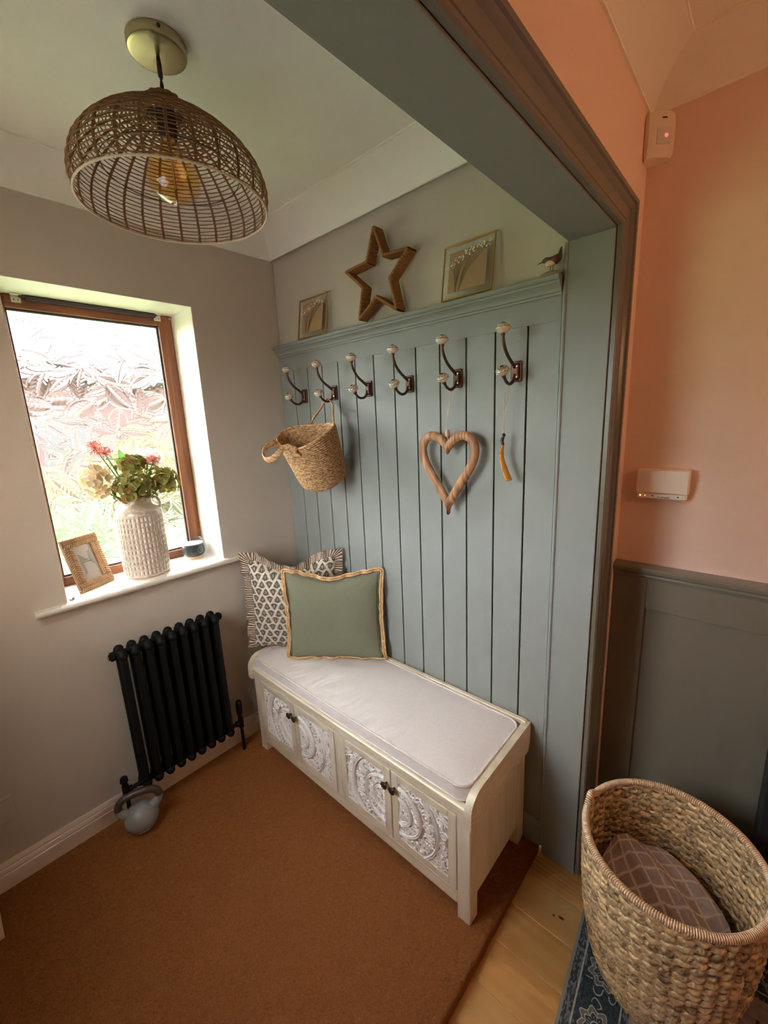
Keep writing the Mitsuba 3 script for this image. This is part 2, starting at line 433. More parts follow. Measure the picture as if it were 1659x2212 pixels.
# ------------------------------------------------------------------ floors
CE = 1.358
nx, ny = 270, 320
xs, ys = np.linspace(.0, CE - .012, nx), np.linspace(YF - .17, .0, ny)
gx, gy = np.meshgrid(xs, ys, indexing='ij')
hz = -.006 + .006 * rng.random((nx, ny)) + .004 * meshkit.fbm(np.stack([gx * 30, gy * 30, gx * 0], -1), 3)
P = np.stack([gx + .0015 * (rng.random((nx, ny)) - .5), gy + .0015 * (rng.random((nx, ny)) - .5), hz], -1)
nose = []
for a in np.linspace(.15, 1, 7):
    an = a * PI / 2
    row = P[-1].copy()
    row[:, 0] = CE - .012 + .012 * math.sin(an) + .001 * rng.random(ny)
    row[:, 2] = row[:, 2] - .012 * (1 - math.cos(an))
    nose.append(row)
low = nose[-1].copy(); low[:, 0] = CE - .001 * rng.random(ny); low[:, 2] = FZ - .002
P = np.concatenate([P, np.array(nose), low[None]], 0)
add('floor', grid(P), 'm_carpet', smooth=True)
struct('floor', 'brown carpet ending in a small step')

add('floor_hall', bx(CE - .05, HX, HY, YH, FZ - .06, FZ - .012, 0), 'm_groove'); struct('floor_hall', 'oak plank floor')
y, i = .275, 0
while y > HY:
    cuts = [CE - .04, CE + .55 + .5 * ((i * 37) % 10) / 10, HX]
    for k in range(2):
        y1 = min(y, YH)
        add('floor_hall__plank', bx(cuts[k] + .0004, cuts[k + 1] - .0004, y - .125 + .0005, y1 - .0005, FZ - .014, FZ, .0009), ('m_oak3', 'm_oak', 'm_oak2')[(i + k) % 3])
    y -= .125; i += 1
for (kx, ky, a, b) in ((1.478, -.171, .004, .0035), (1.498, -.164, .0095, .004)):
    add('floor_hall__knot', lathe([(0, 0), (1, 0), (.9, .0003), (0, .0004)], 14).apply_transform(np.diag([a, b, 1, 1.0])).apply_translation((kx, ky, FZ + .0001)), 'm_knot')

# ------------------------------------------------------------------ window_1
FX = -.205   # room face of the timber frame
FT = .050
k = add('window_1', bx(FX - FT, FX, WY0 + .002, WY0 + .036, WZ0 + .002, WZ1 - .002, .003), 'm_timber_z')
struct('window_1', 'brown stained timber window with leaf patterned glass')
add('window_1__stile', bx(FX - FT, FX, WY1 - .058, WY1 - .002, WZ0 + .002, WZ1 - .002, .003), 'm_timber_z')
add('window_1__rail', bx(FX - FT, FX, WY0 + .036, WY1 - .058, WZ1 - .046, WZ1 - .002, .003), 'm_timber_y')
add('window_1__rail', bx(FX - FT, FX, WY0 + .036, WY1 - .058, WZ0 + .002, WZ0 + .048, .003), 'm_timber_y')
GY0, GY1, GZ0, GZ1 = WY0 + .036, WY1 - .058, WZ0 + .048, WZ1 - .046
gk = [bx(FX - .03, FX - .016, GY0, GY0 + .007, GZ0, GZ1), bx(FX - .03, FX - .016, GY1 - .007, GY1, GZ0, GZ1), bx(FX - .03, FX - .016, GY0, GY1, GZ0, GZ0 + .007), bx(FX - .03, FX - .016, GY0, GY1, GZ1 - .007, GZ1)]
for m_ in gk:
    add('window_1__glazing_seal', m_, 'm_gasket')
# leaf relief glass: leaves laid over each other, painter's order
RES = .0018
nu, nv = int((GY1 - GY0) / RES), int((GZ1 - GZ0) / RES)
U, V = np.meshgrid(np.linspace(GY0, GY1, nu), np.linspace(GZ0, GZ1, nv), indexing='ij')
H = .0012 * meshkit.fbm(np.stack([U * 50, V * 50, U * 0], -1), 2, 5)
for _ in range(260):
    cu, cv, ang, L = rng.uniform(GY0 - .02, GY1 + .02), rng.uniform(GZ0 - .02, GZ1 + .02), rng.uniform(0, 2 * PI), rng.uniform(.085, .150)
    W = L * rng.uniform(.20, .30)
    a = (U - cu) * math.cos(ang) + (V - cv) * math.sin(ang)
    b = -(U - cu) * math.sin(ang) + (V - cv) * math.cos(ang) + rng.uniform(-3, 3) * a ** 2
    s = a / L + .5
    w = W * np.clip(np.sin(PI * np.clip(s, 0, 1) ** .8), 0, 1)
    inside = (s > 0) & (s < 1) & (np.abs(b) < w)
    q = np.abs(b) / np.maximum(w, 1e-6)
    vein = np.cos((s * 9 - q * 1.6) * 2 * PI)
    h = .0019 * (1 - q ** 2) ** 1.5 + .0011 * np.exp(-((q - .9) / .12) ** 2) - .0018 * np.exp(-(b / .0024) ** 2) + .00014 * vein * (1 - q) + rng.uniform(0, .0012)
    H = np.where(inside, h + .0004, H)
from scipy.ndimage import gaussian_filter
H = gaussian_filter(H, .7)
edge = np.minimum.reduce([U - GY0, GY1 - U, V - GZ0, GZ1 - V])
front = np.stack([FX - .0265 + H * 1.0 + 0 * U, U, V], -1)
back = np.stack([np.full_like(U, FX - .0300), U, V], -1)
mf, mb = grid(front), grid(back)
mb.invert()
n0 = len(mf.vertices)
rim_i = np.r_[np.arange(nu) * nv, (nu - 1) * nv + np.arange(1, nv), (np.arange(nu - 1)[::-1]) * nv + nv - 1, np.arange(1, nv - 1)[::-1]]
q = np.stack([rim_i, np.roll(rim_i, -1), np.roll(rim_i, -1) + n0, rim_i + n0], 1)
pane = tm(np.vstack([mf.vertices, mb.vertices]), np.vstack([mf.faces, mb.faces + n0, q[:, [0, 1, 2]], q[:, [0, 2, 3]]]))
pane = fix(pane)
nrm_v, nrm_f, nrm = meshkit.arrays(pane, 60)
add('window_1__pane', pane, 'm_glass', smooth=60, label='obscured glass with a raised leaf pattern')
# sill board with rounded nose
sl = [(-.205, .957), (-.205, .935), (.022, .935), (.030, .937), (.034, .942), (.035, .947), (.033, .953), (.028, .957)]
add('window_1__sill', cat(prism([(max(x, -.2045), z) for x, z in sl], 'y', WY0 + .001, WY1 - .001), prism([(max(x, -.0005), z) for x, z in sl], 'y', -1.105, -.312)), 'm_white', smooth=30, label='white window sill')
add('window_1__screw', lathe([(0, 0), (.005, 0), (.0055, .003), (.003, .006), (0, .0065)], 12).apply_transform(orient((FX, WY1 - .008, WZ1 - .012), (1, 0, 0))), 'm_steel')

# ------------------------------------------------------------------ shelf on the panelling
sh = [(0, 1.870), (-.006, 1.870), (-.007, 1.876), (-.011, 1.878), (-.012, 1.884), (-.016, 1.890), (-.023, 1.896), (-.027, 1.898), (-.028, 1.903), (-.033, 1.905), (-.036, 1.909), (-.0365, 1.915), (-.034, 1.919), (0, 1.919)]
add('wall_shelf', prism(sh[9:] + [(0, 1.905)], 'x', 0.001, X1 - .010), 'm_green', smooth=30)
thing('wall_shelf', 'narrow grey-green ledge along the top of the panelling holding the star and frames', 'shelf')
add('wall_shelf__moulding', prism(sh[:10] + [(0, 1.905)], 'x', 0.001, X1 - .010), 'm_green', smooth=30)

# ------------------------------------------------------------------ storage bench
BX0, BX1, BY0, BY1 = .128, 1.302, -.397, -.016
bn = 'storage_bench'
thing(bn, 'whitewashed wooden storage bench with carved doors along the panelled wall', 'bench')
for x0, x1 in ((BX0, BX0 + .046), (BX1 - .046, BX1)):
    for y0, y1 in ((BY0, BY0 + .046), (BY1 - .046, BY1)):
        add(bn + '__leg', bx(x0, x1, y0, y1, 0.0, .40, .0025), 'm_benchv')
for x0, x1 in ((BX0 + .006, BX0 + .022), (BX1 - .022, BX1 - .006)):
    add(bn + '__side_panel', bx(x0, x1, BY0 + .046, BY1 - .046, .075, .40, .001), 'm_benchv')
add(bn + '__back_panel', bx(BX0 + .046, BX1 - .046, BY1 - .018, BY1 - .006, .06, .40, .001), 'm_bench')
add(bn + '__inner_lining', bx(BX0 + .046, BX1 - .046, BY0 + .0205, BY0 + .0235, .0985, .388, 0), 'm_groove')
add(bn + '__bottom_shelf', bx(BX0 + .046, BX1 - .046, BY0 + .02, BY1 - .02, .075, .092, .001), 'm_bench')
add(bn + '__bottom_rail', bx(BX0 + .046, BX1 - .046, BY0 + .001, BY0 + .024, .050, .0985, .002), 'm_bench')
add(bn + '__top_rail', bx(BX0 + .046, BX1 - .046, BY0 + .001, BY0 + .024, .388, .41, .002), 'm_bench')
add(bn + '__centre_stile', bx(.700, .730, BY0 + .001, BY0 + .024, .0985, .388, .001), 'm_benchv')
add(bn + '__lid', cat(bx(BX0 - .006, BX1 + .006, BY0 - .006, BY1, .405, .424, .0015), prism([(BY0 - .008, .418), (BY0 - .010, .436), (BY0 - .006, .440), (BY0 + .012, .440), (BY0 + .014, .424)], 'x', BX0, BX1)), 'm_bench', smooth=20)
end = [(BY0 - .014, .384), (BY0 - .014, .430)]
for a in np.linspace(0, 1, 9):
    end.append((BY0 - .014 + .062 * (1 - math.cos(a * PI / 2)), .430 + .062 * math.sin(a * PI / 2)))
end += [(BY1 + .010, .494), (BY1 + .010, .425), (BY1 - .004, .384)]
for x0, x1 in ((BX0 - .022, BX0 + .008), (BX1 - .012, BX1 + .012)):
    add(bn + '__end_board', prism(end, 'x', x0, x1), 'm_bench', smooth=25)
add(bn + '__back_rail', bx(BX0 - .0, BX1, BY1 - .008, BY1 + .010, .405, .500, .002), 'm_bench')


# carved half mandala: u runs outward from the pair's meeting edge, v up
def carving(wd, ht, seed):
    r = np.random.default_rng(seed)
    curves = []
    def arc(R, w, a0=-PI / 2, a1=PI / 2):
        t = np.linspace(a0, a1, int(R * 900) + 20)
        curves.append((np.stack([R * np.cos(t), R * np.sin(t)], 1), w, 1.45))
    for R in (.047, .088, .156):
        arc(R, .0032); arc(R + .0062, .0024)
    def volute(cx, cy, R, a, sgn=1, turns=1.35, w=.0030):
        t = np.linspace(0, turns * 2 * PI, 60)
        rr = R * (1 - t / t[-1] * .86)
        p = np.stack([cx + rr * np.cos(a + sgn * t), cy + rr * np.sin(a + sgn * t)], 1)
        curves.append((p, w, .9))
    def petal(cx, cy, a, L, W, w=.0024):
        t = np.linspace(0, 1, 24)
        for s in (-1, 1):
            x, y_ = L * t, s * W * np.sin(PI * t) ** .8
            curves.append((np.stack([cx + x * math.cos(a) - y_ * math.sin(a), cy + x * math.sin(a) + y_ * math.cos(a)], 1), w, .85))
    for R, n, rad in ((.030, 5, .0125), (.070, 8, .0125), (.121, 9, .019)):
        for i in range(n):
            th = -PI / 2 + (i + .5) * PI / n
            volute(R * math.cos(th), R * math.sin(th), rad, th + PI * .3, 1 if i % 2 else -1)
            ph = th + PI / n * .5
            petal((R - rad * .7) * math.cos(ph), (R - rad * .7) * math.sin(ph), ph, rad * 1.7, rad * .35)
            for dd in (-.75, .75):
                volute((R + rad * .95) * math.cos(th + dd * .5 * PI / n), (R + rad * .95) * math.sin(th + dd * .5 * PI / n), rad * .36, th, 1, 1.1, .0022)
    for th in (-1.1, -.85, -.62, -.36, -.1, .14, .4, .66, .9, 1.12):
        for R in (.182, .222):
            x, y_ = R * math.cos(th), R * math.sin(th)
            volute(x, y_, .0185, th + r.uniform(0, 6), 1 if r.random() > .5 else -1, 1.5, .0032)
            petal(x, y_, th + 1.9, .034, .009)
            petal(x, y_, th - 1.9, .030, .007)
    allp = np.vstack([c_[0] for c_ in curves])
    for _ in range(900):
        q_ = np.array([r.uniform(.004, wd - .004), r.uniform(-ht / 2 + .004, ht / 2 - .004)])
        d_ = np.sqrt(((allp - q_) ** 2).sum(1)).min()
        ring_d = min(abs(np.hypot(*q_) - R0) for R0 in (.050, .091, .159))
        if d_ > .0058 and ring_d > .0125:
            R_ = min(d_ - .0012, .0085)
            volute(q_[0], q_[1], R_, r.uniform(0, 6.28), 1 if r.random() > .5 else -1, 1.2, .0022)
            allp = np.vstack([allp, curves[-1][0]])
    pts, wid, hgt = [], [], []
    for p, w, h in curves:
        d = np.r_[0, np.cumsum(np.linalg.norm(np.diff(p, axis=0), axis=1))]
        m = max(4, int(d[-1] / .0006))
        s = np.linspace(0, d[-1], m)
        pts.append(np.stack([np.interp(s, d, p[:, 0]), np.interp(s, d, p[:, 1])], 1)); wid.append(np.full(m, w)); hgt.append(np.full(m, h))
    pts, wid, hgt = np.vstack(pts), np.concatenate(wid), np.concatenate(hgt)
    nu, nv = int(wd / .0011), int(ht / .0011)
    u, v = np.meshgrid(np.linspace(0, wd, nu), np.linspace(-ht / 2, ht / 2, nv), indexing='ij')
    dd, ii = cKDTree(pts).query(np.stack([u, v], -1).reshape(-1, 2), distance_upper_bound=.02)
    ii = np.minimum(ii, len(pts) - 1)
    x = np.clip(1 - (dd / wid[ii]) ** 2, 0, 1)
    H = (hgt[ii] * np.sqrt(x)).reshape(nu, nv)
    return u, v, H


cu, cv, cH = carving(.197, .232, 3)
def wash(p, n, uv):
    t = mikit.fbm(p.x * 60, p.y * 60, p.z * 60, 3)
    return mikit.mix(srgb(206, 200, 190), srgb(240, 238, 234), mikit.smoothstep(.25, .6, t * .5 + .5 * mikit.smoothstep(-.0005, .002, p.y * -1 - .3925)))
mat('m_carved', srgb(238, 235, 230), .6, spec=.25)
mat('m_carvedlow', srgb(186, 176, 160), .7, spec=.2)
carved = {}
for sgn in (1, -1):
    P = np.stack([sgn * cu, -.0003 - .0064 * cH, cv], -1)
    g = grid(P)
    if sgn < 0:
        g.invert()
    if g.face_normals[:, 1].mean() > 0:
        g.invert()
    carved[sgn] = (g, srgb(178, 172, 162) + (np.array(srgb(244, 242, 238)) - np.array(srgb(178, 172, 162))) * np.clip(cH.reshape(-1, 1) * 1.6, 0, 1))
doors = [(.1760, .4362, -1), (.4396, .6978, 1), (.7322, .9902, -1), (.9936, 1.2540, 1)]
knob_p = [(0, -.016), (.0042, -.016), (.0042, -.007), (.006, -.004), (.0125, -.002), (.0135, .001), (.011, .0035), (.004, .0055), (0, .006)]
knob = lathe(knob_p, 24)
a = np.arctan2(knob.vertices[:, 1], knob.vertices[:, 0]); rr = np.hypot(knob.vertices[:, 0], knob.vertices[:, 1])
knob.vertices[:, :2] *= (1 + .09 * np.cos(8 * a) * (rr > .008))[:, None]
knob.vertices[:, 2] += .0012 * np.cos(8 * a) * (rr > .005) * (knob.vertices[:, 2] > 0)
DZ0, DZ1 = .1005, .3865
kp0 = None
for i, (x0, x1, s) in enumerate(doors):
    d = add(bn + '__door', bx(x0, x1, BY0 + .008, BY0 + .020, DZ0, DZ1, .001), 'm_bench')
    fw, ft = .030, .030
    ins = (x0 + (.030 if s < 0 else .030), x1 - .030)
    for (a0, a1, c0, c1, mm) in ((x0, ins[0], DZ0, DZ1, 'm_benchv'), (ins[1], x1, DZ0, DZ1, 'm_benchv'), (ins[0], ins[1], DZ1 - ft + .003, DZ1, 'm_bench'), (ins[0], ins[1], DZ0, DZ0 + ft - .003, 'm_bench')):
        add(d + '__frame', bx(a0 + .0003, a1 - .0003, BY0 - .0005, BY0 + .008, c0 + .0003, c1 - .0003, .0012), mm)
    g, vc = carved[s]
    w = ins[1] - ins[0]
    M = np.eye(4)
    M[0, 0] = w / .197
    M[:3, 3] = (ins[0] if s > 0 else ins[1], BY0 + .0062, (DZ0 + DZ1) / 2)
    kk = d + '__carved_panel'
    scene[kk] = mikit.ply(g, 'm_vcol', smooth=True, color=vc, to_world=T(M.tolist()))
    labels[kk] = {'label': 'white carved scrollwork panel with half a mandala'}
    kx = x1 - .016 if s < 0 else x0 + .016
    M = orient((kx, BY0 - .017, .328), (0, -1, 0))
    add(d + '__knob', xf(knob, M), 'm_bronze', smooth=40)

# seat cushion with piping
def rrect(x0, x1, y0, y1, r, n=10):
    out = []
    for cx, cy, a0 in ((x1 - r, y1 - r, 0), (x0 + r, y1 - r, 90), (x0 + r, y0 + r, 180), (x1 - r, y0 + r, 270)):
        for a in np.linspace(a0, a0 + 90, n):
            out.append((cx + r * math.cos(math.radians(a)), cy + r * math.sin(math.radians(a))))
    return np.array(out)
sx0, sx1, sy0, sy1, sz0, sz1 = BX0 + .008, BX1 - .018, BY0 + .004, BY1 - .016, .440, .492
nx, ny = 320, 90
gx, gy = np.meshgrid(np.linspace(0, 1, nx), np.linspace(0, 1, ny), indexing='ij')
x, y = sx0 + gx * (sx1 - sx0), sy0 + gy * (sy1 - sy0)
# map square to rounded rectangle by pulling corners in
def roundmap(x, y, r):
    cx, cy = (sx0 + sx1) / 2, (sy0 + sy1) / 2
    hx, hy = (sx1 - sx0) / 2, (sy1 - sy0) / 2
    u, v = x - cx, y - cy
    ex, ey = np.maximum(np.abs(u) - (hx - r), 0) / r, np.maximum(np.abs(v) - (hy - r), 0) / r
    k = np.where((ex > 0) & (ey > 0), np.maximum(ex, ey) / np.maximum(np.hypot(ex, ey), 1e-9), 1)
    return cx + np.sign(u) * (np.minimum(np.abs(u), hx - r) + ex * r * k), cy + np.sign(v) * (np.minimum(np.abs(v), hy - r) + ey * r * k)
x, y = roundmap(x, y, .042)
ed = np.minimum.reduce([gx * (sx1 - sx0), (1 - gx) * (sx1 - sx0), gy * (sy1 - sy0), (1 - gy) * (sy1 - sy0)])
dome = 1 - np.exp(-ed / .05)
wr = np.zeros_like(x)
for i in range(17):   # creases running in from the front edge
    cx = .34 + .62 * i / 16 + rng.uniform(-.02, .02)
    slant = rng.uniform(.25, .5)
    L = rng.uniform(.10, .22)
    dy = y - sy0
    dd = (x - cx - slant * dy + .012 * np.sin(dy * 30 + i)) / .0065
    wr += rng.uniform(.5, 1.0) * np.exp(-dd ** 2) * np.clip(dy / .03, 0, 1) * np.clip(1 - dy / L, 0, 1)
z = sz1 + .010 * dome - .0100 * wr + .0010 * meshkit.fbm(np.stack([x * 60, y * 60, x * 0], -1), 2)
top = np.stack([x, y, z], -1)
bnd = np.concatenate([top[:, 0], top[-1, 1:], top[::-1, -1][1:], top[0, ::-1][1:-1]])
rings = [bnd]
c0 = np.array([(sx0 + sx1) / 2, (sy0 + sy1) / 2, 0])
for zz, o in ((sz1 - .006, .004), (sz1 - .02, .006), (sz0 + .014, .005), (sz0 + .004, .002), (sz0, -.006)):
    ring = bnd.copy()
    ring[:, 2] = zz
    dirs = (bnd - c0) * [1, 1, 0]
    ring[:, :2] += o * dirs[:, :2] / np.linalg.norm(dirs[:, :2], axis=1, keepdims=True)
    rings.append(ring)
side = grid(np.array(rings), False, True)
topm = grid(top)
add('bench_cushion', cat(topm, fix(side) if False else side), 'm_seat', smooth=50)
thing('bench_cushion', 'pale grey padded seat cushion with piped edges lying on the storage bench', 'cushion')
pb = bnd[::2].copy(); pb[:, 2] = sz1 + .001
dirs = (pb - c0) * [1, 1, 0]; pb[:, :2] += .003 * dirs[:, :2] / np.linalg.norm(dirs[:, :2], axis=1, keepdims=True)
add('bench_cushion__piping', tube(pb, .0038, 8, True), 'm_seat', smooth=True)
pb2 = pb.copy(); pb2[:, 2] = sz0 + .006
add('bench_cushion__piping', tube(pb2, .0034, 6, True), 'm_seat', smooth=True)


# ------------------------------------------------------------------ scatter cushions
def pillow(W, Hh, Tk, c, sag, seed, n=72):
    """front and back sheets in (u, v, w): width, height, thickness; returns grids and the outline"""
    s, t = np.meshgrid(np.linspace(-1, 1, n), np.linspace(-1, 1, n), indexing='ij')
    prof = (np.clip(1 - np.abs(s) ** 2.6, 0, 1) * np.clip(1 - np.abs(t) ** 2.6, 0, 1)) ** .55
    u = W / 2 * s * (1 - c * (1 - t ** 2))
    v = Hh / 2 * t * (1 - c * (1 - s ** 2)) + Hh / 2
    v = v - sag * np.exp(-((s + .05) / .55) ** 2) * np.clip((t + 1) / 2, 0, 1) ** 4
    nz = meshkit.fbm(np.stack([s * 2.2 + seed, t * 2.2, s * 0], -1), 3, seed) - .5
    # creases fanning from the corners
    cr = np.zeros_like(s)
    for sc, tc in ((1, 1), (-1, 1), (-1, -1), (1, -1)):
        a = np.arctan2(tc * (tc - t), sc * (sc - s)); rr = np.hypot(sc - s, tc - t)
        cr += .06 * np.sin(a * 13 + seed) * np.exp(-rr / .45) * np.clip(rr / .2, 0, 1)
    h = Tk * prof * (1 + .22 * nz + cr)
    return s, t, u, v, h


def pillow_thing(name, label, o, uax, lean, W, Hh, Tk, c, sag, seed, matf, matb):
    uax = np.array([uax[0], uax[1], 0.0]); uax /= np.linalg.norm(uax)
    nrm = np.array([uax[1], -uax[0], 0.0])
    vax = np.array([0, 0, 1.0]) * math.cos(lean) - nrm * math.sin(lean)
    nrm = nrm * math.cos(lean) + np.array([0, 0, 1.0]) * math.sin(lean)
    s, t, u, v, h = pillow(W, Hh, Tk, c, sag, seed)
    def place(u, v, w):
        return np.array(o) + u[..., None] * uax + v[..., None] * vax + w[..., None] * nrm
    fr, bk = grid(place(u, v, h)), grid(place(u, v, -h * .8))
    bk.invert()
    thing(name, label, 'cushion')
    uv = np.stack([(u + W / 2), v], -1).reshape(-1, 2)
    add(name, fr, matf, smooth=True, uv=uv)
    add(name + '__back_cover', bk, matb, smooth=True)
    return place, s, t, u, v


def leafprint(p, n, uv):
    cx_, cy_ = .0355, .0345
    Y = uv.y / cy_
    row = dr.floor(Y)
    X = uv.x / cx_ + .5 * (row - 2 * dr.floor(row / 2))
    col = dr.floor(X)
    flip = dr.select(col - 2 * dr.floor(col / 2) > .5, -1.0, 1.0)
    lx, ly = (X - col - .5) * 2 * .90, (Y - row - .5) * 2 * flip * .80
    # drop outline: pointed at the top
    k = dr.clip((ly + .78) / 1.6, 0, 1)
    w = .90 * dr.sqrt(dr.clip(k * 4, 0, 1)) * dr.clip(1.28 * (1 - k), 0, 1) ** .75 + 1e-3
    q = dr.abs(lx) / w
    inside = (q < 1) & (k > 0) & (k < 1)
    ang = dr.atan2(lx, ly - .1 + .45)
    rad = dr.sqrt(lx * lx + (ly + .15) ** 2)
    rib = dr.sin(dr.atan2(dr.abs(lx), ly + .30) * 15 + rad * 2)
    core = dr.abs(lx) * 1.7 + dr.abs(ly + .1) * .9
    ink = inside & ((rib > -.55) | (q < .55)) & ~((core > .24) & (core < .36)) & ~(core < .10)
    tone = mikit.mix(srgb(72, 65, 50), srgb(98, 90, 74), mikit.noise(uv.x * 120, uv.y * 120))
    cloth = mikit.mix(srgb(222, 213, 200), srgb(236, 229, 220), mikit.noise(uv.x * 700, uv.y * 700))
    return dr.select(ink, tone, cloth)


def stripes(p, n, uv):
    s = dr.sin(uv.x * 2 * PI + 2.2 * uv.y + .8 * mikit.noise(uv.x * 3, uv.y * 3))
    return mikit.mix(srgb(92, 72, 54), srgb(214, 202, 188), mikit.smoothstep(-.35, .25, s))


mat('m_leafprint', mikit.proc(leafprint), .95, spec=.05)
mat('m_stripes', mikit.proc(stripes), .95, spec=.05)


def flange(name, place, W, Hh, c, sag, width, m, per, wave, seed, sub='flange', thick=.002, tuck=.012):
    """a flat frill following the outline"""
    n = 90
    L = np.linspace(-1, 1, n, endpoint=False)
    st = np.concatenate([np.stack([L, -np.ones(n)], 1), np.stack([np.ones(n), L], 1), np.stack([-L, np.ones(n)], 1), np.stack([-np.ones(n), -L], 1)])
    s, t = st[:, 0], st[:, 1]
    def outline(k):
        u = W / 2 * s * (1 - c * (1 - t ** 2)); v = Hh / 2 * t * (1 - c * (1 - s ** 2)) + Hh / 2
        v = v - sag * np.exp(-((s + .05) / .55) ** 2) * np.clip((t + 1) / 2, 0, 1) ** 4
        return u + k * np.sign(s) * np.clip((np.abs(s) - .86) / .14, 0, 1), v + k * np.sign(t) * np.clip((np.abs(t) - .86) / .14, 0, 1)
    dist = np.r_[0, np.cumsum(np.hypot(np.diff(s), np.diff(t)))]
    rows, uvs = [], []
    K = 6
    for i in range(K):
        k = -tuck + (width + tuck) * i / (K - 1)
        u, v = outline(k)
        v = np.maximum(v, .004)
        wv = wave * (i / (K - 1)) * np.sin(dist * 14 + 2 * np.sin(dist * 5 + seed)) + wave * .5 * (i / (K - 1)) * np.sin(dist * 31 + seed)
        rows.append(place(u, v, wv)); uvs.append(np.stack([dist * per, np.full(len(s), i / (K - 1))], 1))
    P, UV = np.array(rows), np.array(uvs)
    P = np.concatenate([P, P[:, :1]], 1); UV = np.concatenate([UV, UV[:, :1] + [dist[-1] * per + 1, 0]], 1)
    add(f'{name}__{sub}', grid(P), m, smooth=True, uv=UV.reshape(-1, 2))


SZ = .500
o1, u1 = np.array([.235, -.205, SZ + .002]), (.33, .30)
W1 = .415
pl, s_, t_, u_, v_ = pillow_thing('patterned_cushion', 'cream scatter cushion block printed with brown leaf motifs leaning into the corner', o1, u1, .06, W1, .445, .062, .05, .075, 2, 'm_leafprint', 'm_seat')
flange('patterned_cushion', pl, W1, .445, .05, .075, .036, 'm_stripes', 25, .014, 1)
labels['patterned_cushion__flange'] = {'label': 'brown and cream striped frill'}
o2, u2 = np.array([.476, -.168, SZ + .0065]), (.362, .268)
W2 = .420
pl, s_, t_, u_, v_ = pillow_thing('sage_cushion', 'plain sage green scatter cushion with a tan braided border', o2, u2, .05, W2, .405, .050, .055, .030, 5, 'm_sage', 'm_sage')
flange('sage_cushion', pl, W2, .405, .055, .030, .020, 'm_sage', 20, .009, 3, 'flange')
# braid: two plaited cords round the edge
n = 260
L = np.linspace(-1, 1, n // 4, endpoint=False)
st = np.concatenate([np.stack([L, -np.ones(len(L))], 1), np.stack([np.ones(len(L)), L], 1), np.stack([-L, np.ones(len(L))], 1), np.stack([-np.ones(len(L)), -L], 1)])
s, t = st[:, 0], st[:, 1]
for off in (.010, .019):
    u = W2 / 2 * s * (1 - .055 * (1 - t ** 2)) + off * np.sign(s) * np.clip((np.abs(s) - .88) / .12, 0, 1)
    v = .2025 * t * (1 - .055 * (1 - s ** 2)) + .2025 - .03 * np.exp(-((s + .05) / .55) ** 2) * np.clip((t + 1) / 2, 0, 1) ** 4 + off * np.sign(t) * np.clip((np.abs(t) - .88) / .12, 0, 1)
    d_ = np.r_[0, np.cumsum(np.hypot(np.diff(s), np.diff(t)))]
    pp = pl(u, np.maximum(v, .004), .004 + .009 * np.sin(d_ * 14 + 2 * np.sin(d_ * 5 + 3)) + .0045 * np.sin(d_ * 31 + 3))
    from scipy.ndimage import gaussian_filter1d
    pp = gaussian_filter1d(pp, 1.2, axis=0, mode='wrap')
    dense = spline(pp, 1400, True)
    add('sage_cushion__braid', tube(dense, .0046 * (1 + .16 * np.sin(np.arange(1400) * 1.1)), 7, True), 'm_braid', smooth=True)

# ------------------------------------------------------------------ coat hooks
def knobpaint(p, n, uv):
    a, v = uv.x * 6.2832, uv.y
    lines = (dr.abs(v - .55) < .018) | (dr.abs(v - .80) < .016)
    zig = dr.abs(dr.sin(a * 4.5)) * .20 + .58
    zz = dr.abs(v - zig) < .022
    dots = (v > .86) & (dr.sin(a * 7) > .2)
    c = mikit.mix(srgb(228, 214, 198), srgb(214, 200, 184), mikit.noise(uv.x * 20, uv.y * 10))
    return dr.select(lines | zz | dots, mi.Color3f(*srgb(70, 58, 50)), c)


mat('m_knob', mikit.proc(knobpaint), .15, spec=.6)
kprof = np.array([(.0055, 0), (.008, .0012), (.0135, .005), (.0172, .0105), (.0180, .0145), (.0165, .0195), (.0115, .0245), (.0062, .0268), (.0045, .0272)])
kprof = spline(np.c_[kprof, kprof[:, 0] * 0], 26)[:, :2] * [1.13, 1.0]
th = np.linspace(0, 2 * PI, 33)
kP = np.stack([kprof[:, :1] * np.cos(th), kprof[:, :1] * np.sin(th), np.broadcast_to(kprof[:, 1:], (26, 33))], -1)
kuv = np.stack(np.meshgrid(np.linspace(0, 1, 26), np.linspace(0, 1, 33), indexing='ij'), -1)[..., ::-1].reshape(-1, 2)
knob_mesh = grid(kP)
if knob_mesh.face_normals[:, 2].mean() * 0 + (knob_mesh.face_normals * (knob_mesh.triangles_center - [0, 0, .013])).sum(1).mean() < 0:
    knob_mesh.invert()
hook_names = ['empty, nearest the corner', 'carrying the woven bag', 'empty, third from the corner', 'empty, fourth from the corner', 'carrying the wooden heart', 'carrying the horn on a string']
hx = [.186, .396, .605, .815, 1.022, 1.230]
HB = 1.680
up_path = spline([(0, -.014, .012), (0, -.034, .024), (0, -.062, .042), (0, -.082, .064), (0, -.092, .086), (0, -.094, .104)], 26)
lo_path = spline([(0, -.014, -.008), (0, -.022, -.026), (0, -.042, -.037), (0, -.064, -.034), (0, -.080, -.022), (0, -.089, -.010)], 24)
Mu, Ml = orient((0, -.094, .100), (0, 0, 1)), orient((0, -.086, -.014), (0, -.50, .87))
proto = {
    'wall_plate': (cat(bx(-.017, .017, -.007, 0, -.030, .030, .002), bx(-.012, .012, -.016, -.006, -.024, .024, .004)), 'm_iron', False),
    'upper_arm': (tube(up_path, np.linspace(.0052, .0042, 26), 10), 'm_iron', True),
    'lower_arm': (tube(lo_path, np.linspace(.0052, .0042, 24), 10), 'm_iron', True),
}
src = {}
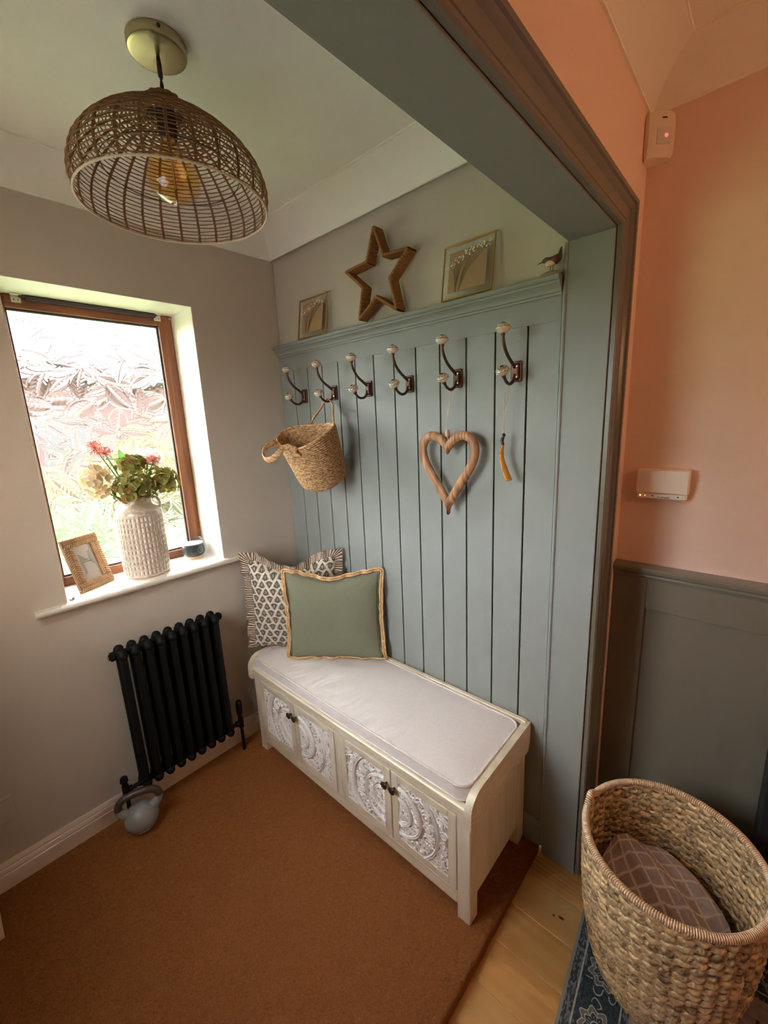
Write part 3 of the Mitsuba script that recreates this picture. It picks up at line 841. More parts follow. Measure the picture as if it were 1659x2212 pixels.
for i, X in enumerate(hx):
    M = np.eye(4); M[:3, 3] = (X, -.0005, HB)
    h = 'coat_hook' if i == 0 else f'coat_hook_{i:03d}'
    thing(h, 'iron double hook with ceramic knobs, ' + hook_names[i], 'coat hook', 'coat hooks in a row on the panelling')
    for nm, (mesh, mm, sm) in proto.items():
        if i == 0:
            kk = h + '__' + nm
            scene[kk] = mikit.ply(mesh, mm, smooth=40 if sm else False, to_world=T(M.tolist()))
            src[nm] = kk
        else:
            again(src[nm], h + '__' + nm, M)
    for j, K in enumerate((Mu, Ml)):
        kk = h + '__knob' + ('' if j == 0 else '_001')
        if i == 0 and j == 0:
            scene[kk] = mikit.ply(knob_mesh, 'm_knob', smooth=True, uv=kuv, to_world=T((M @ K).tolist()))
            src['knob'] = kk
            c = lathe([(0, -.006), (.006, -.006), (.0062, .001), (.005, .0015), (0, .0015)], 14)
            scene[kk + '__ferrule'] = mikit.ply(c, 'm_iron', smooth=40, to_world=T((M @ K).tolist())); src['fer'] = kk + '__ferrule'
            c = lathe([(0, .0262), (.0052, .0262), (.0048, .0284), (.003, .0295), (0, .0298)], 14)
            scene[kk + '__finial'] = mikit.ply(c, 'm_iron', smooth=40, to_world=T((M @ K).tolist())); src['fin'] = kk + '__finial'
        else:
            again(src['knob'], kk, M @ K)
            again(src['fer'], kk + '__ferrule', M @ K)
            again(src['fin'], kk + '__finial', M @ K)
    for j, (sx_, sz_) in enumerate(((0, .019), (0, -.019))):
        kk = h + '__screw' + ('' if j == 0 else '_001')
        S = M @ orient((sx_ + .006, -.0155, sz_ * .8), (0, -1, 0))
        if 'scr' not in src:
            scene[kk] = mikit.ply(lathe([(0, 0), (.0042, 0), (.0036, .0016), (0, .0022)], 12), 'm_steel', smooth=40, to_world=T(S.tolist())); src['scr'] = kk
        else:
            again(src['scr'], kk, S)

# ------------------------------------------------------------------ woven bag on the second hook
def straw(n, base, dark, light, f, pts, seed, gap=None):
    """per-vertex straw colours"""
    t = meshkit.fbm(pts * f, 3, seed)
    c = np.array(dark) + (np.array(light) - np.array(dark)) * np.clip((t - .25) * 2.0, 0, 1)[:, None]
    if gap is not None:
        c = c * (1 - .55 * gap)[:, None]
    return c


ax = np.array([.095, -.40, .86]); ax /= np.linalg.norm(ax)
BC = np.array([.432, -.205, 1.512])
u1 = np.array([.737, .676, 0]); u1 -= ax * (u1 @ ax); u1 /= np.linalg.norm(u1)
u2 = np.cross(ax, u1)
if u2[2] < 0:
    u2 = -u2
def bag_pt(phi, t, r):
    c = BC - ax * t[..., None] if isinstance(t, np.ndarray) else BC - ax * t
    return c + np.asarray(r)[..., None] * (np.cos(phi)[..., None] * u1 + np.sin(phi)[..., None] * u2)
nph, nt = 300, 150
BH = .228
phi = np.linspace(0, 2 * PI, nph, endpoint=False)
out_t = np.r_[np.linspace(0, BH - .02, nt), BH - .02 + .02 * np.sin(np.linspace(.15, 1, 10) * PI / 2), np.full(18, BH)]
out_r = np.r_[.116 - .018 * np.linspace(0, 1, nt), .098 - .02 * (1 - np.cos(np.linspace(.15, 1, 10) * PI / 2)), np.linspace(.075, .002, 18)]
TT, PH = np.meshgrid(out_t, phi, indexing='ij')
RR = np.broadcast_to(out_r[:, None], TT.shape).copy()
path = np.r_[0, np.cumsum(np.hypot(np.diff(out_t), np.diff(out_r)))][:, None]
ridge = np.abs(np.sin(path / .0082 * PI))
braid = np.abs(np.sin(PH * 52 + np.floor(path / .0082) * 1.57 + ridge * 1.2))
nzb = meshkit.noise(np.stack([PH * 30, path * 300 + 0 * PH, PH * 0], -1), 4)
disp = .0017 * ridge + .0016 * braid * ridge + .0008 * (nzb - .5)
low = .010 * np.cos(2 * PH + .6) * (1 - TT / BH * .4) + .006 * np.sin(3 * PH)
dip = .010 * np.sin(2 * PH - .5) * np.clip(1 - TT / .05, 0, 1)
mask = (TT < BH - .0005)
Pb = bag_pt(PH, TT + np.where(mask, dip, disp * -.6), RR + np.where(mask, low + disp, low * RR / .09))
g1 = grid(Pb, False, True)
in_t = np.linspace(0, BH - .01, 60)
T2, P2 = np.meshgrid(in_t, phi, indexing='ij')
rid2 = np.abs(np.sin(T2 / .0082 * PI))
Pi = bag_pt(P2, T2 + .010 * np.sin(2 * P2 - .5) * np.clip(1 - T2 / .05, 0, 1), .110 - .018 * T2 / BH + .010 * np.cos(2 * P2 + .6) * (1 - T2 / BH * .4) + .006 * np.sin(3 * P2) - .0016 * rid2)
g2 = grid(Pi, False, True)
g3 = grid(np.stack([Pb[0], bag_pt(phi, .010 * np.sin(2 * phi - .5) - .004, .113 + .010 * np.cos(2 * phi + .6) + .006 * np.sin(3 * phi)), Pi[0]]), False, True)
bagm = cat(g1, g2, g3)
gp = np.r_[(1 - (ridge + 0 * PH) * (.35 + .65 * braid)).ravel(), (1 - rid2).ravel() * .8, np.zeros(3 * nph)]
thing('jute_bag', 'round woven jute bag with two strap handles hanging open from the second hook', 'bag')
add('jute_bag', bagm, 'm_jute', smooth=True, color=straw(0, None, srgb(120, 84, 52), srgb(214, 176, 130), 160, bagm.vertices, 3, np.clip(gp, 0, 1)))
def strap(pts, n=90, w=.012, th=.0035, upv=None):
    p = spline(pts, n)
    s = np.arange(n)
    r1 = w * (1 + .10 * np.sin(s * 1.6)); r2 = th * (1 + .25 * np.sin(s * 1.6 + .8))
    m = tube(p, r1, 12, ry=r2, up=upv)
    return m, straw(0, None, srgb(130, 92, 58), srgb(224, 188, 142), 190, m.vertices, 9)
ph = math.radians
rimp = lambda a, r=.116, t=.0: BC - ax * t + r * (math.cos(ph(a)) * u1 + math.sin(ph(a)) * u2)
A0, A1, B0, B1 = rimp(84, .119, 0), np.array([.384, -.054, 1.642]), np.array([.407, -.038, 1.642]), rimp(15, .121, 0)
m_, c_ = strap([rimp(84, .118, .03), A0, A0 * .5 + A1 * .5, A1, (.3955, -.046, 1.6545), B0, B0 * .5 + B1 * .5 + [.004, 0, 0], B1, rimp(15, .120, .03)], w=.0125, upv=(.62, -.6, .1))
add('jute_bag__handle', m_, 'm_jute', smooth=True, color=c_, label='jute strap looped over the hook')
outw = (math.cos(ph(222)) * u1 + math.sin(ph(222)) * u2)
m_, c_ = strap([rimp(193, .119, .03), rimp(193, .121, .002), rimp(203, .150, -.020), rimp(214, .190, -.004), rimp(226, .200, .006), rimp(238, .178, -.006), rimp(246, .140, -.020), rimp(255, .122, .002), rimp(255, .119, .03)], upv=tuple(ax))
add('jute_bag__handle', m_, 'm_jute', smooth=True, color=c_, label='jute strap flopping outwards')

# ------------------------------------------------------------------ wooden heart and horn
def half_heart(sgn):
    pts = spline([(.0, 1.450), (-.020, 1.470), (-.052, 1.487), (-.084, 1.482), (-.103, 1.458), (-.105, 1.425), (-.090, 1.385), (-.060, 1.340), (-.025, 1.288), (.004, 1.245)], 90)
    pts = np.vstack([[.014, 1.435], pts, [.022, 1.218]])
    p3 = np.stack([pts[:, 0], pts[:, 0] * 0, pts[:, 1]], 1)
    m = tube(p3, .0120, 16, ry=.0155, up=(0, 1, 0))
    v = m.vertices.copy()
    v[:, 0] = np.minimum(v[:, 0], 0)
    v[:, 0] = v[:, 0] * -sgn
    return tm(v + np.array([1.0065, -.046, 0.004]), m.faces if sgn < 0 else m.faces[:, ::-1])
thing('wooden_heart', 'open carved wooden heart hanging on a looped cord from the fifth hook', 'heart ornament')
add('wooden_heart', half_heart(-1), 'm_heart', smooth=50)
add('wooden_heart__right_half', half_heart(1), 'm_heart', smooth=50)
add('wooden_heart__bead', lathe([(0, 1.488), (.006, 1.488), (.0078, 1.494), (.0078, 1.506), (.0062, 1.512), (0, 1.512)], 14, (1.006, -.046, 0)), 'm_bead', smooth=40)
for dx in (-.006, .006):
    add('wooden_heart__cord', tube(spline([(1.0065, -.046, 1.452), (1.0065, -.046, 1.51), (1.010 + dx * .4, -.046, 1.58), (1.019 + dx, -.047, 1.640), (1.021 + dx * .3, -.046, 1.648)], 30), .0013, 5), 'm_string')
thing('shoehorn', 'small curved amber horn with a dark tip hanging on a string from the last hook', 'shoehorn')
hp = spline([(1.211, -.046, 1.462), (1.207, -.046, 1.436), (1.213, -.047, 1.405), (1.225, -.049, 1.375), (1.236, -.052, 1.352)], 30)
scene['m_horn'] = {'type': 'twosided', 'bsdf': {'type': 'principled', 'base_color': rgb(*srgb(206, 150, 66)), 'roughness': .2, 'specular': .5}}
mat('m_horndark', srgb(52, 34, 26), .3)
add('shoehorn', tube(hp, np.linspace(.0042, .0085, 30), 12, ry=np.linspace(.008, .017, 30), up=(1, 0, .2)), 'm_horn', smooth=50)
add('shoehorn__dark_tip', tube(spline([(1.2115, -.046, 1.497), (1.214, -.046, 1.489), (1.210, -.046, 1.482), (1.2085, -.046, 1.474), (1.211, -.046, 1.460)], 20), [.0022, .004, .0055, .0056, .0046, .0036, .0034, .004, .005, .0055, .0055, .0053, .0052, .005, .005, .005, .005, .0048, .0046, .0044], 10), 'm_horndark', smooth=50)
for dx in (-.007, .005):
    add('shoehorn__cord', tube(spline([(1.2125, -.046, 1.494), (1.216 + dx * .3, -.046, 1.56), (1.226 + dx, -.046, 1.640), (1.229 + dx * .4, -.046, 1.648)], 26), .0011, 5), 'm_string')

# ------------------------------------------------------------------ rope star
SC, SR, SI = np.array([.707, 2.062]), .158, .070
thing('rope_star', 'large brown rope-wrapped open star standing on the ledge between the frames', 'star ornament')
sv = [SC + (SR if k % 2 == 0 else SI) * np.array([math.sin(k * PI / 5), math.cos(k * PI / 5)]) for k in range(10)]
for k in range(10):
    a, b = sv[k], sv[(k + 1) % 10]
    L = np.linalg.norm(b - a)
    d = (b - a) / L
    nn = np.array([d[1], -d[0]])
    N = 22 * 6
    s = np.linspace(-.002, L + .002, N)
    rid = 1 + .16 * np.sin(s / .0052 * 2 * PI)
    sec = np.array([(-.0245, -.003), (-.0225, -.0055), (0, -.0062), (.0225, -.0055), (.0245, -.003), (.0245, .003), (.0225, .0055), (0, .0062), (-.0225, .0055), (-.0245, .003)])
    P = np.zeros((N, len(sec), 3))
    ctr = a[None] + s[:, None] * d - nn[None] * 0
    off = sec[None, :, 1] * rid[:, None] * .92
    P[..., 0] = ctr[:, None, 0] + off * nn[0]
    P[..., 2] = ctr[:, None, 1] + off * nn[1]
    P[..., 1] = -.0265 + sec[None, :, 0] * (1 + .035 * (rid[:, None] - 1) / .16) + .0 + .010 * (SC[1] + .0 - P[..., 2]) * 0
    add('rope_star' if k == 0 else 'rope_star__strip', grid(P, False, True), 'm_rope', smooth=40)

# ------------------------------------------------------------------ pressed flower frames
def picture(name, x0, x1, label, seed, inset):
    thing(name, label, 'picture frame')
    Hh, yb, yt, zb = .168, -.0335, -.0065, 1.9205
    v = np.array([0, yt - yb, math.sqrt(Hh ** 2 - (yt - yb) ** 2)]) / Hh
    w = np.array([0, -v[2], v[1]])
    M = basis((x0, yb, zb), (1, 0, 0), v, w)
    W = x1 - x0
    b = .0042
    g_ = [bx(0, W, 0, b, -.004, .004), bx(0, W, Hh - b, Hh, -.004, .004), bx(0, b, b, Hh - b, -.004, .004), bx(W - b, W, b, Hh - b, -.004, .004)]
    for i, m in enumerate(g_):
        add(name if i == 0 else name + '__border', xf(m, M), 'm_gold')
    sheet = lambda x0_, x1_, y0_, y1_, z_: xf(tm([(x0_, y0_, z_), (x1_, y0_, z_), (x1_, y1_, z_), (x0_, y1_, z_)], [[0, 1, 2, 3]]), M)
    add(name + '__glass', sheet(b, W - b, b, Hh - b, .0022), 'm_picglass')
    add(name + '__glass', sheet(b, W - b, b, Hh - b, -.0022), 'm_picglass')
    l, r_, bt, tp = inset
    add(name + '__paper', xf(bx(l * W, r_ * W, bt * Hh, tp * Hh, -.0009, -.0002, .0001), M), 'm_kraft')
    r = np.random.default_rng(seed)
    stems, blooms = [], []
    foot = (.28 * W, .10 * Hh)
    n = 15 if W > .15 else 9
    for i in range(n):
        ex, ey = W * (.16 + .74 * i / (n - 1)), Hh * (.50 + .36 * math.sin(.4 + 1.5 * i / n) * r.uniform(.8, 1.0))
        f_ = (foot[0] + (.06 * W if i > n // 2 else 0), foot[1])
        mx, my = f_[0] + (ex - f_[0]) * .35, f_[1] + (ey - f_[1]) * .60
        pts = spline([(f_[0], f_[1], .0006), (mx, my, .0008), (ex, ey, .0008)], 14)
        stems.append(tube(pts, .0005, 4))
        for j in range(r.integers(3, 6)):
            bxx, byy = ex + r.normal(0, .007), ey + r.normal(0, .007)
            blooms.append(sph(r.uniform(.0016, .003), (min(max(bxx, .02), W - .012), min(byy, Hh * .90), .0011), 1, (1, 1, .3)))
    add(name + '__stem', xf(cat(stems), M), 'm_stem')
    k_ = add(name + '__blossoms', xf(cat(blooms), M), 'm_bloom')
    labels[k_] = {'label': 'tiny pressed white blossoms', 'kind': 'stuff'}
picture('picture_frame', .208, .398, 'gold edged glass frame of pressed flowers on the ledge left of the star', 4, (.13, .86, .13, .88))
picture('picture_frame_001', .979, 1.160, 'gold edged glass frame of pressed flowers between the star and the bird', 8, (.12, .87, .13, .86))

# ------------------------------------------------------------------ bird figure
thing('bird_figure', 'small brown wren figure with a cocked tail on the right end of the ledge', 'bird figure')
bp = [(1.297, -.020, 1.9575), (1.304, -.020, 1.9585), (1.309, -.020, 1.960), (1.316, -.020, 1.961), (1.325, -.020, 1.958), (1.337, -.020, 1.956), (1.347, -.020, 1.959), (1.353, -.020, 1.965), (1.3555, -.020, 1.974), (1.357, -.020, 1.984)]
m = tube(spline(bp, 40), np.interp(np.linspace(0, 1, 40), [0, .1, .18, .3, .42, .6, .72, .82, .9, 1], [.0004, .0012, .0045, .0078, .0095, .0118, .0095, .005, .0038, .0016]), 14)
m.vertices[:, 2] -= 0.0
add('bird_figure', m, 'm_birdback', smooth=True)
add('bird_figure__belly', sph(.0112, (1.330, -.0215, 1.9500), 3, (1.35, .95, .78)), 'm_birdfront', smooth=True)
for dx in (0, .008):
    add('bird_figure__leg', tube([(1.329 + dx, -.020 - dx * .3, 1.945), (1.329 + dx, -.020, 1.934), (1.327 + dx, -.020, 1.929)], .0009, 5), 'm_birdback')
rk = sph(1, (0, 0, 0), 3)
rk.vertices *= (1 + .25 * (meshkit.fbm(rk.vertices * 1.7 + 9, 3) - .5))[:, None]
rk.vertices = rk.vertices * [.030, .013, .0085] + [1.331, -.020, 1.9225]
rk.vertices[:, 2] = np.maximum(rk.vertices[:, 2], 1.9192)
add('bird_figure__rock', rk, 'm_rock', smooth=60)
add('bird_figure__beak', tube([(1.302, -.020, 1.9585), (1.296, -.020, 1.957), (1.2915, -.020, 1.9557)], [.0017, .001, .0003], 6), 'm_birdback')

# ------------------------------------------------------------------ pendant lamp
PX, PY = .695, -.737
thing('pendant_lamp', 'pendant lamp with an open woven brown dome shade and a brass ceiling rose', 'lamp')
add('pendant_lamp', lathe([(0, CZ - .0005), (.061, CZ - .0005), (.0625, CZ - .002), (.0625, CZ - .018), (.0605, CZ - .022), (.054, CZ - .0240), (.0, CZ - .0245)], 56, (PX, PY, 0)), 'm_brass', smooth=35)
add('pendant_lamp__screw', cyl(.0035, 0, .004, n=10).apply_transform(orient((PX + .0622 * math.cos(-.3), PY + .0622 * math.sin(-.3), CZ - .010), (math.cos(-.3), math.sin(-.3), 0))), 'm_cordblack')
t = np.linspace(0, 1, 60)
for k in range(2):
    a = t * 14 + k * PI
    add('pendant_lamp__cord', tube(np.stack([PX + .0022 * np.cos(a), PY + .0022 * np.sin(a), CZ - .024 - t * .115], 1), .0022, 6), 'm_cordblack', smooth=True)
add('pendant_lamp__cord_grip', cyl(.0052, CZ - .066, CZ - .036, (PX, PY), 14), 'm_cordblack', smooth=40)
shp = spline([(.209, 2.080), (.2135, 2.103), (.2115, 2.133), (.199, 2.165), (.176, 2.195), (.145, 2.222), (.107, 2.245), (.070, 2.259), (.044, 2.266)], 200)
ds = np.r_[0, np.cumsum(np.linalg.norm(np.diff(shp, axis=0), axis=1))]
sk = 'pendant_lamp__shade'
ring_n = 96
tt = np.linspace(0, 2 * PI, ring_n, endpoint=False)
def ring(r, z, rad, n=5, wob=0., seed=0):
    rr = r + wob * np.cos(tt * 14 + seed * PI)
    return tube(np.stack([PX + rr * np.cos(tt), PY + rr * np.sin(tt), z + 0 * tt], 1), rad, n, True, up=(0, 0, 1))
add(sk, ring(.2095, 2.0785, .0026, 8), 'm_rattrim', smooth=True)
labels[sk] = {'label': 'open woven dome shade with a pale rim'}
NS = 31
for i in range(NS):
    d = ds[-1] * (i + .5) / NS
    r, z = np.interp(d, ds, shp[:, 0]), np.interp(d, ds, shp[:, 1])
    add(sk + '__strand', ring(r, z, .00135 if i < 22 else .0022, 5, .0016, i), 'm_ratt', smooth=True)
NR = 28
rib_src = None
for i in range(NR):
    nm = key(sk + '__rib')
    if rib_src is None:
        pr = shp[::6]
        p1 = np.stack([pr[:, 0], 0 * pr[:, 0], pr[:, 1]], 1)
        rib = cat(tube(p1 + [0, -.0016, 0], .0017, 5), tube(p1 + [0, .0016, 0], .0017, 5))
        scene[nm] = mikit.ply(rib, 'm_ratt', smooth=True, to_world=T(rz(0, (PX, PY, 0)).tolist()))
        rib_src = nm
    else:
        d_ = dict(scene[rib_src]); d_['to_world'] = T(rz(360 * i / NR, (PX, PY, 0)).tolist()); scene[nm] = d_
for z, r in ((2.269, .043), (2.275, .041), (2.281, .0395), (2.287, .0385), (2.293, .038), (2.297, .038)):
    add(sk + '__collar_ring', ring(r, z, .0030, 6, .0015, z * 999), 'm_ratt', smooth=True)
add(sk + '__wire_hoop', ring(.150, 2.152, .0012, 5), 'm_cordblack', smooth=True)
add('pendant_lamp__lamp_holder', lathe([(0, 2.300), (.013, 2.300), (.018, 2.294), (.0205, 2.285), (.0205, 2.232), (.018, 2.222), (.0, 2.220)], 24, (PX, PY, 0)), 'm_cordblack', smooth=35)
bl = spline([(.0135, 2.226), (.015, 2.214), (.026, 2.198), (.044, 2.178), (.0575, 2.146), (.0535, 2.118), (.036, 2.098), (.016, 2.0885), (.0005, 2.087)], 40)
add('pendant_lamp__bulb', lathe(bl, 40, (PX, PY, 0)), 'm_amber', smooth=True, label='unlit round amber glass bulb')
add('pendant_lamp__bulb__cap', lathe([(0, 2.245), (.0135, 2.245), (.0140, 2.222), (.012, 2.219), (0, 2.219)], 20, (PX, PY, 0)), 'm_brass', smooth=40)
a = np.linspace(0, 6 * PI, 160)
add('pendant_lamp__bulb__filament', tube(np.stack([PX + (.010 + .004 * np.sin(a * 4)) * np.cos(a), PY + (.010 + .004 * np.sin(a * 4)) * np.sin(a), 2.200 - .075 * a / a[-1]], 1), .0007, 4), 'm_copper')
add('pendant_lamp__bulb__stem', tube([(PX, PY, 2.222), (PX, PY, 2.17), (PX, PY, 2.118)], [.005, .003, .0012], 8), 'm_wax', smooth=True)

# ------------------------------------------------------------------ things on the sill
SZL = .957
# vase: churn shape with rows of pressed dimples
VX, VY = -.100, -.700
nt, nz = 360, 200
zz = np.linspace(0, 1, nz)
vp = spline([(.078, .0), (.0855, .004), (.0885, .02), (.0895, .10), (.0895, .20), (.0885, .262), (.0865, .274), (.080, .284), (.066, .298), (.058, .306), (.056, .318), (.0575, .334), (.061, .342), (.0625, .346)], nz)
TH, _ = np.meshgrid(np.linspace(0, 2 * PI, nt, endpoint=False), zz)
Z = np.broadcast_to(vp[:, 1:], TH.shape)
R = np.broadcast_to(vp[:, :1], TH.shape).copy()
NC, pitch = 36, .0222
col = TH / (2 * PI) * NC
row = (Z - .014) / pitch
fx = (col - np.floor(col) - .5) * (2 * PI * .089 / NC)
fz = (row - np.floor(row) - .5) * pitch
dim = np.exp(-(fx / .0034) ** 2) * np.exp(-(fz / .0078) ** 4)
dim *= (Z > .012) & (Z < .262)
R -= .0036 * dim
R += .0006 * (meshkit.fbm(np.stack([np.cos(TH) * 4, np.sin(TH) * 4, Z * 30], -1), 2) - .5)
thing('vase', 'white ceramic churn vase with rows of pressed dimples and two loop handles on the sill', 'vase')
vb = grid(np.stack([VX + R * np.cos(TH), VY + R * np.sin(TH), SZL + Z], -1), False, True)
vin = lathe(np.array([(.0615, .346), (.058, .345), (.052, .33), (.050, .31), (.06, .29), (.07, .25), (.07, .02), (.001, .015)]), 48, (VX, VY, SZL))
vbt = lathe([(.078, 0.0), (.001, .001)], 48, (VX, VY, SZL))
add('vase', cat(vb, vin, vbt), 'm_vase', smooth=50)
for s in (-1, 1):
    hd = np.array([.34, .94, 0]) * s
    o = np.array([VX, VY, SZL])
    pts = [o + hd * .057 + [0, 0, .322], o + hd * .070 + [0, 0, .324], o + hd * .080 + [0, 0, .314], o + hd * .084 + [0, 0, .296], o + hd * .082 + [0, 0, .280], o + hd * .077 + [0, 0, .268]]
    add('vase__handle', tube(spline(pts, 26), .0065, 10, ry=.0085), 'm_vase', smooth=True)

# flowers: heads of four-petalled florets
def petal_mesh(L, W, cup, n=5):
    s, t = np.meshgrid(np.linspace(0, 1, n), np.linspace(-1, 1, n), indexing='ij')
    w = W * (np.sin(PI * np.clip(s, 0, 1) ** .75 * .86 + .12) ** .7)
    return np.stack([L * s, w * t, .55 * cup * s ** 2 + .22 * W * t ** 2 * s - .04 * W * np.cos(3 * t) * s], -1)
def floret(L, W, cup, k=4, seed=0):
    r = np.random.default_rng(seed)
    ms = []
    for i in range(k):
        m = grid(petal_mesh(L * r.uniform(.9, 1.1), W, cup * r.uniform(.6, 1.4)))
        ms.append(xf(m, rz(360 / k * i + r.uniform(-8, 8))))
    c = sph(L * .12, (0, 0, L * .05), 1)
    return cat(ms + [c])
fl_mesh = [floret(.0150, .0092, .002, 4, 1), floret(.0140, .0088, .006, 4, 2), floret(.0130, .0080, .009, 4, 3)]
fl_src = {}
mat('m_petcore', srgb(206, 190, 156), .9)
def head(name, label, c, r, n, mats, scl=1.0, squash=(1, 1, 1), seed=0, stem=True, cap=-.45):
    thing(name, label, 'flower')
    rg = np.random.default_rng(seed)
    c = np.array(c)
    if stem:
        e = np.array([VX + (c[0] - VX) * .2, VY + (c[1] - VY) * .2, SZL + .30])
        add(name, tube(spline([c, c * .5 + e * .5 + [0, 0, -.012], e, e + [0, 0, -.12]], 20), .0028, 6), 'm_leaf', smooth=True)
    gold = PI * (3 - 5 ** .5)
    for i in range(n):
        zf = 1 - (i + .5) / n * (1 - cap)
        rr = math.sqrt(max(0, 1 - zf * zf))
        d = np.array([rr * math.cos(gold * i), rr * math.sin(gold * i), zf]) + rg.normal(0, .10, 3)
        d /= np.linalg.norm(d)
        p = c + d * r * rg.uniform(.72, 1.06) * np.array(squash)
        M = orient(p, d + rg.normal(0, .22, 3)) @ rz(rg.uniform(0, 90)) @ np.diag([scl * rg.uniform(.85, 1.15)] * 3 + [1.0])
        j, mm = int(rg.integers(3)), mats[int(rg.integers(len(mats)))]
        kk = key(name + '__floret')
        if (j, mm) not in fl_src:
            scene[kk] = mikit.ply(fl_mesh[j], mm, smooth=True, to_world=T(M.tolist())); fl_src[(j, mm)] = kk
        else:
            d_ = dict(scene[fl_src[(j, mm)]]); d_['to_world'] = T(M.tolist()); scene[kk] = d_
    add(name + '__core', sph(r * (.58 if mats == gm else .48), c, 2, squash), {'m_pet_cream': 'm_petcore', 'm_pet_white': 'm_petcore'}.get(mats[0], 'm_pet_green2'), smooth=True)
gm = ['m_pet_green', 'm_pet_green2', 'm_pet_green', 'm_pet_olive']
head('hydrangea', 'large green hydrangea head drooping over the front of the vase', (-.030, -.722, 1.335), .066, 84, gm, 1.12, (1, 1.15, .95), 11, True, -.85)
head('hydrangea_001', 'olive green hydrangea head on the right side of the vase', (-.070, -.602, 1.342), .060, 66, gm, 1.1, (1, 1.15, .95), 12, True, -.8)
head('hydrangea_002', 'olive green hydrangea head at the top centre of the bunch', (-.095, -.695, 1.418), .052, 46, ['m_pet_olive', 'm_pet_green2', 'm_pet_green'], 1.05, (1, 1.1, .85), 13)
head('hydrangea_003', 'cream hydrangea head hanging out over the left side of the vase', (-.085, -.830, 1.375), .052, 60, ['m_pet_cream'], 1.1, (.9, .95, 1.45), 14, True, -.95)
head('hydrangea_004', 'white flower head at the upper right of the bunch', (-.120, -.622, 1.440), .046, 44, ['m_pet_white'], 1.0, (1, 1.3, .85), 15)
def allium(name, label, c, r, seed):
    thing(name, label, 'flower')
    rg = np.random.default_rng(seed)
    c = np.array(c)
    e = np.array([VX, VY, SZL + .30])
    add(name, tube(spline([c, c * .5 + e * .5, e], 16), .002, 6), 'm_leaf', smooth=True)
    sp, tip = [], []
    for i in range(110):
        d = rg.normal(0, 1, 3) + [0.2, 0, .5]; d /= np.linalg.norm(d)
        L = r * rg.uniform(.75, 1.1)
        sp.append(tube(np.array([c, c + d * L * .5 + rg.normal(0, .001, 3), c + d * L]), .0006, 4))
        tip.append(sph(.0016, c + d * L, 1))
    k1 = add(name + '__filaments', cat(sp), 'm_palepink'); labels[k1] = {'label': 'pale filaments', 'kind': 'stuff'}
    k2 = add(name + '__tips', cat(tip), 'm_pink'); labels[k2] = {'label': 'pink tips', 'kind': 'stuff'}
allium('allium', 'small pink starburst flower at the upper left of the bunch', (-.095, -.812, 1.498), .026, 1)
allium('allium_001', 'small pink starburst flower just below and right of the uppermost one', (-.085, -.785, 1.475), .027, 2)
allium('allium_002', 'deeper pink starburst flower in front of the white flower head', (-.045, -.628, 1.430), .026, 3)
def leaf(o, d, L, W, droop):
    s, t = np.meshgrid(np.linspace(0, 1, 10), np.linspace(-1, 1, 5), indexing='ij')
    P = np.stack([L * s, W * np.sin(PI * s ** .8) * t, -droop * s ** 2 + W * .3 * t ** 2], -1)
    d = np.array(d, float); d /= np.linalg.norm(d)
    v = np.cross([0, 0, 1], d); v /= np.linalg.norm(v)
    return xf(grid(P), basis(o, d, v, np.cross(d, v)))
add('allium__leaf', leaf((-.085, -.735, 1.435), (.3, -.75, .55), .060, .013, .02), 'm_leaf', smooth=True)
add('allium__leaf', leaf((-.085, -.725, 1.440), (.35, -.25, .9), .055, .012, .01), 'm_leaf', smooth=True)
add('allium_002__leaf', leaf((-.060, -.655, 1.420), (.5, .6, -.1), .050, .013, .01), 'm_leaf', smooth=True)

# candle in a grey glass
cxk, cyk = -.138, -.482
thing('candle', 'candle in a smoky grey glass tumbler at the right end of the sill', 'candle')
go = [(.036, .013), (.047, .016), (.0505, .028), (.0495, .045), (.0465, .070), (.0435, .0905)]
add('candle', lathe(go, 48, (cxk, cyk, SZL)), 'm_greyglass', smooth=True)
add('candle__rim', tube(np.stack([cxk + .0432 * np.cos(tt), cyk + .0432 * np.sin(tt), SZL + .0908 + 0 * tt], 1), .0012, 6, True), 'm_greyglass', smooth=True)
mat('m_darkwax', srgb(70, 76, 72), .35, spec=.5)
add('candle__wax', lathe([(0, .0150), (.0445, .0165), (.0485, .028), (.0475, .045), (.0450, .068), (.0440, .0685), (0, .0690)], 40, (cxk, cyk, SZL)), 'm_darkwax', smooth=40)
add('candle__wax_top', lathe([(.0448, .0685), (.0440, .0725), (.030, .0712), (0, .0712)], 40, (cxk, cyk, SZL)), 'm_wax', smooth=40)
add('candle__foot', cyl(.038, SZL, SZL + .0128, (cxk, cyk), 36), 'm_footwood', smooth=40)
dv = np.array([.87, -.20, 0]); dv /= np.linalg.norm(dv); dv = np.array([dv[0] * math.cos(.45) - dv[1] * math.sin(.45), dv[0] * math.sin(.45) + dv[1] * math.cos(.45), 0])
o = np.array([cxk, cyk, SZL + .043]) + dv * .0502
uu = np.array([-dv[1], dv[0], 0])
lt = np.linspace(0, 2 * PI, 40, endpoint=False)
add('candle__printed_ring', tube(o + np.outer(np.cos(lt) * .0125, uu) + np.outer(np.sin(lt) * .0125, [0, 0, 1]) - np.outer((np.cos(lt) * .0125) ** 2 / .1, dv), .0005, 4, True), 'm_bracket')
add('candle__printed_mark', cat([tube(np.array([o + uu * a0 + [0, 0, b0], o + uu * a1 + [0, 0, b1]]), .0004, 4) for a0, b0, a1, b1 in ((-.004, .002, .004, .002), (-.003, -.001, 0, .001), (0, .001, .003, -.001))]), 'm_bracket')

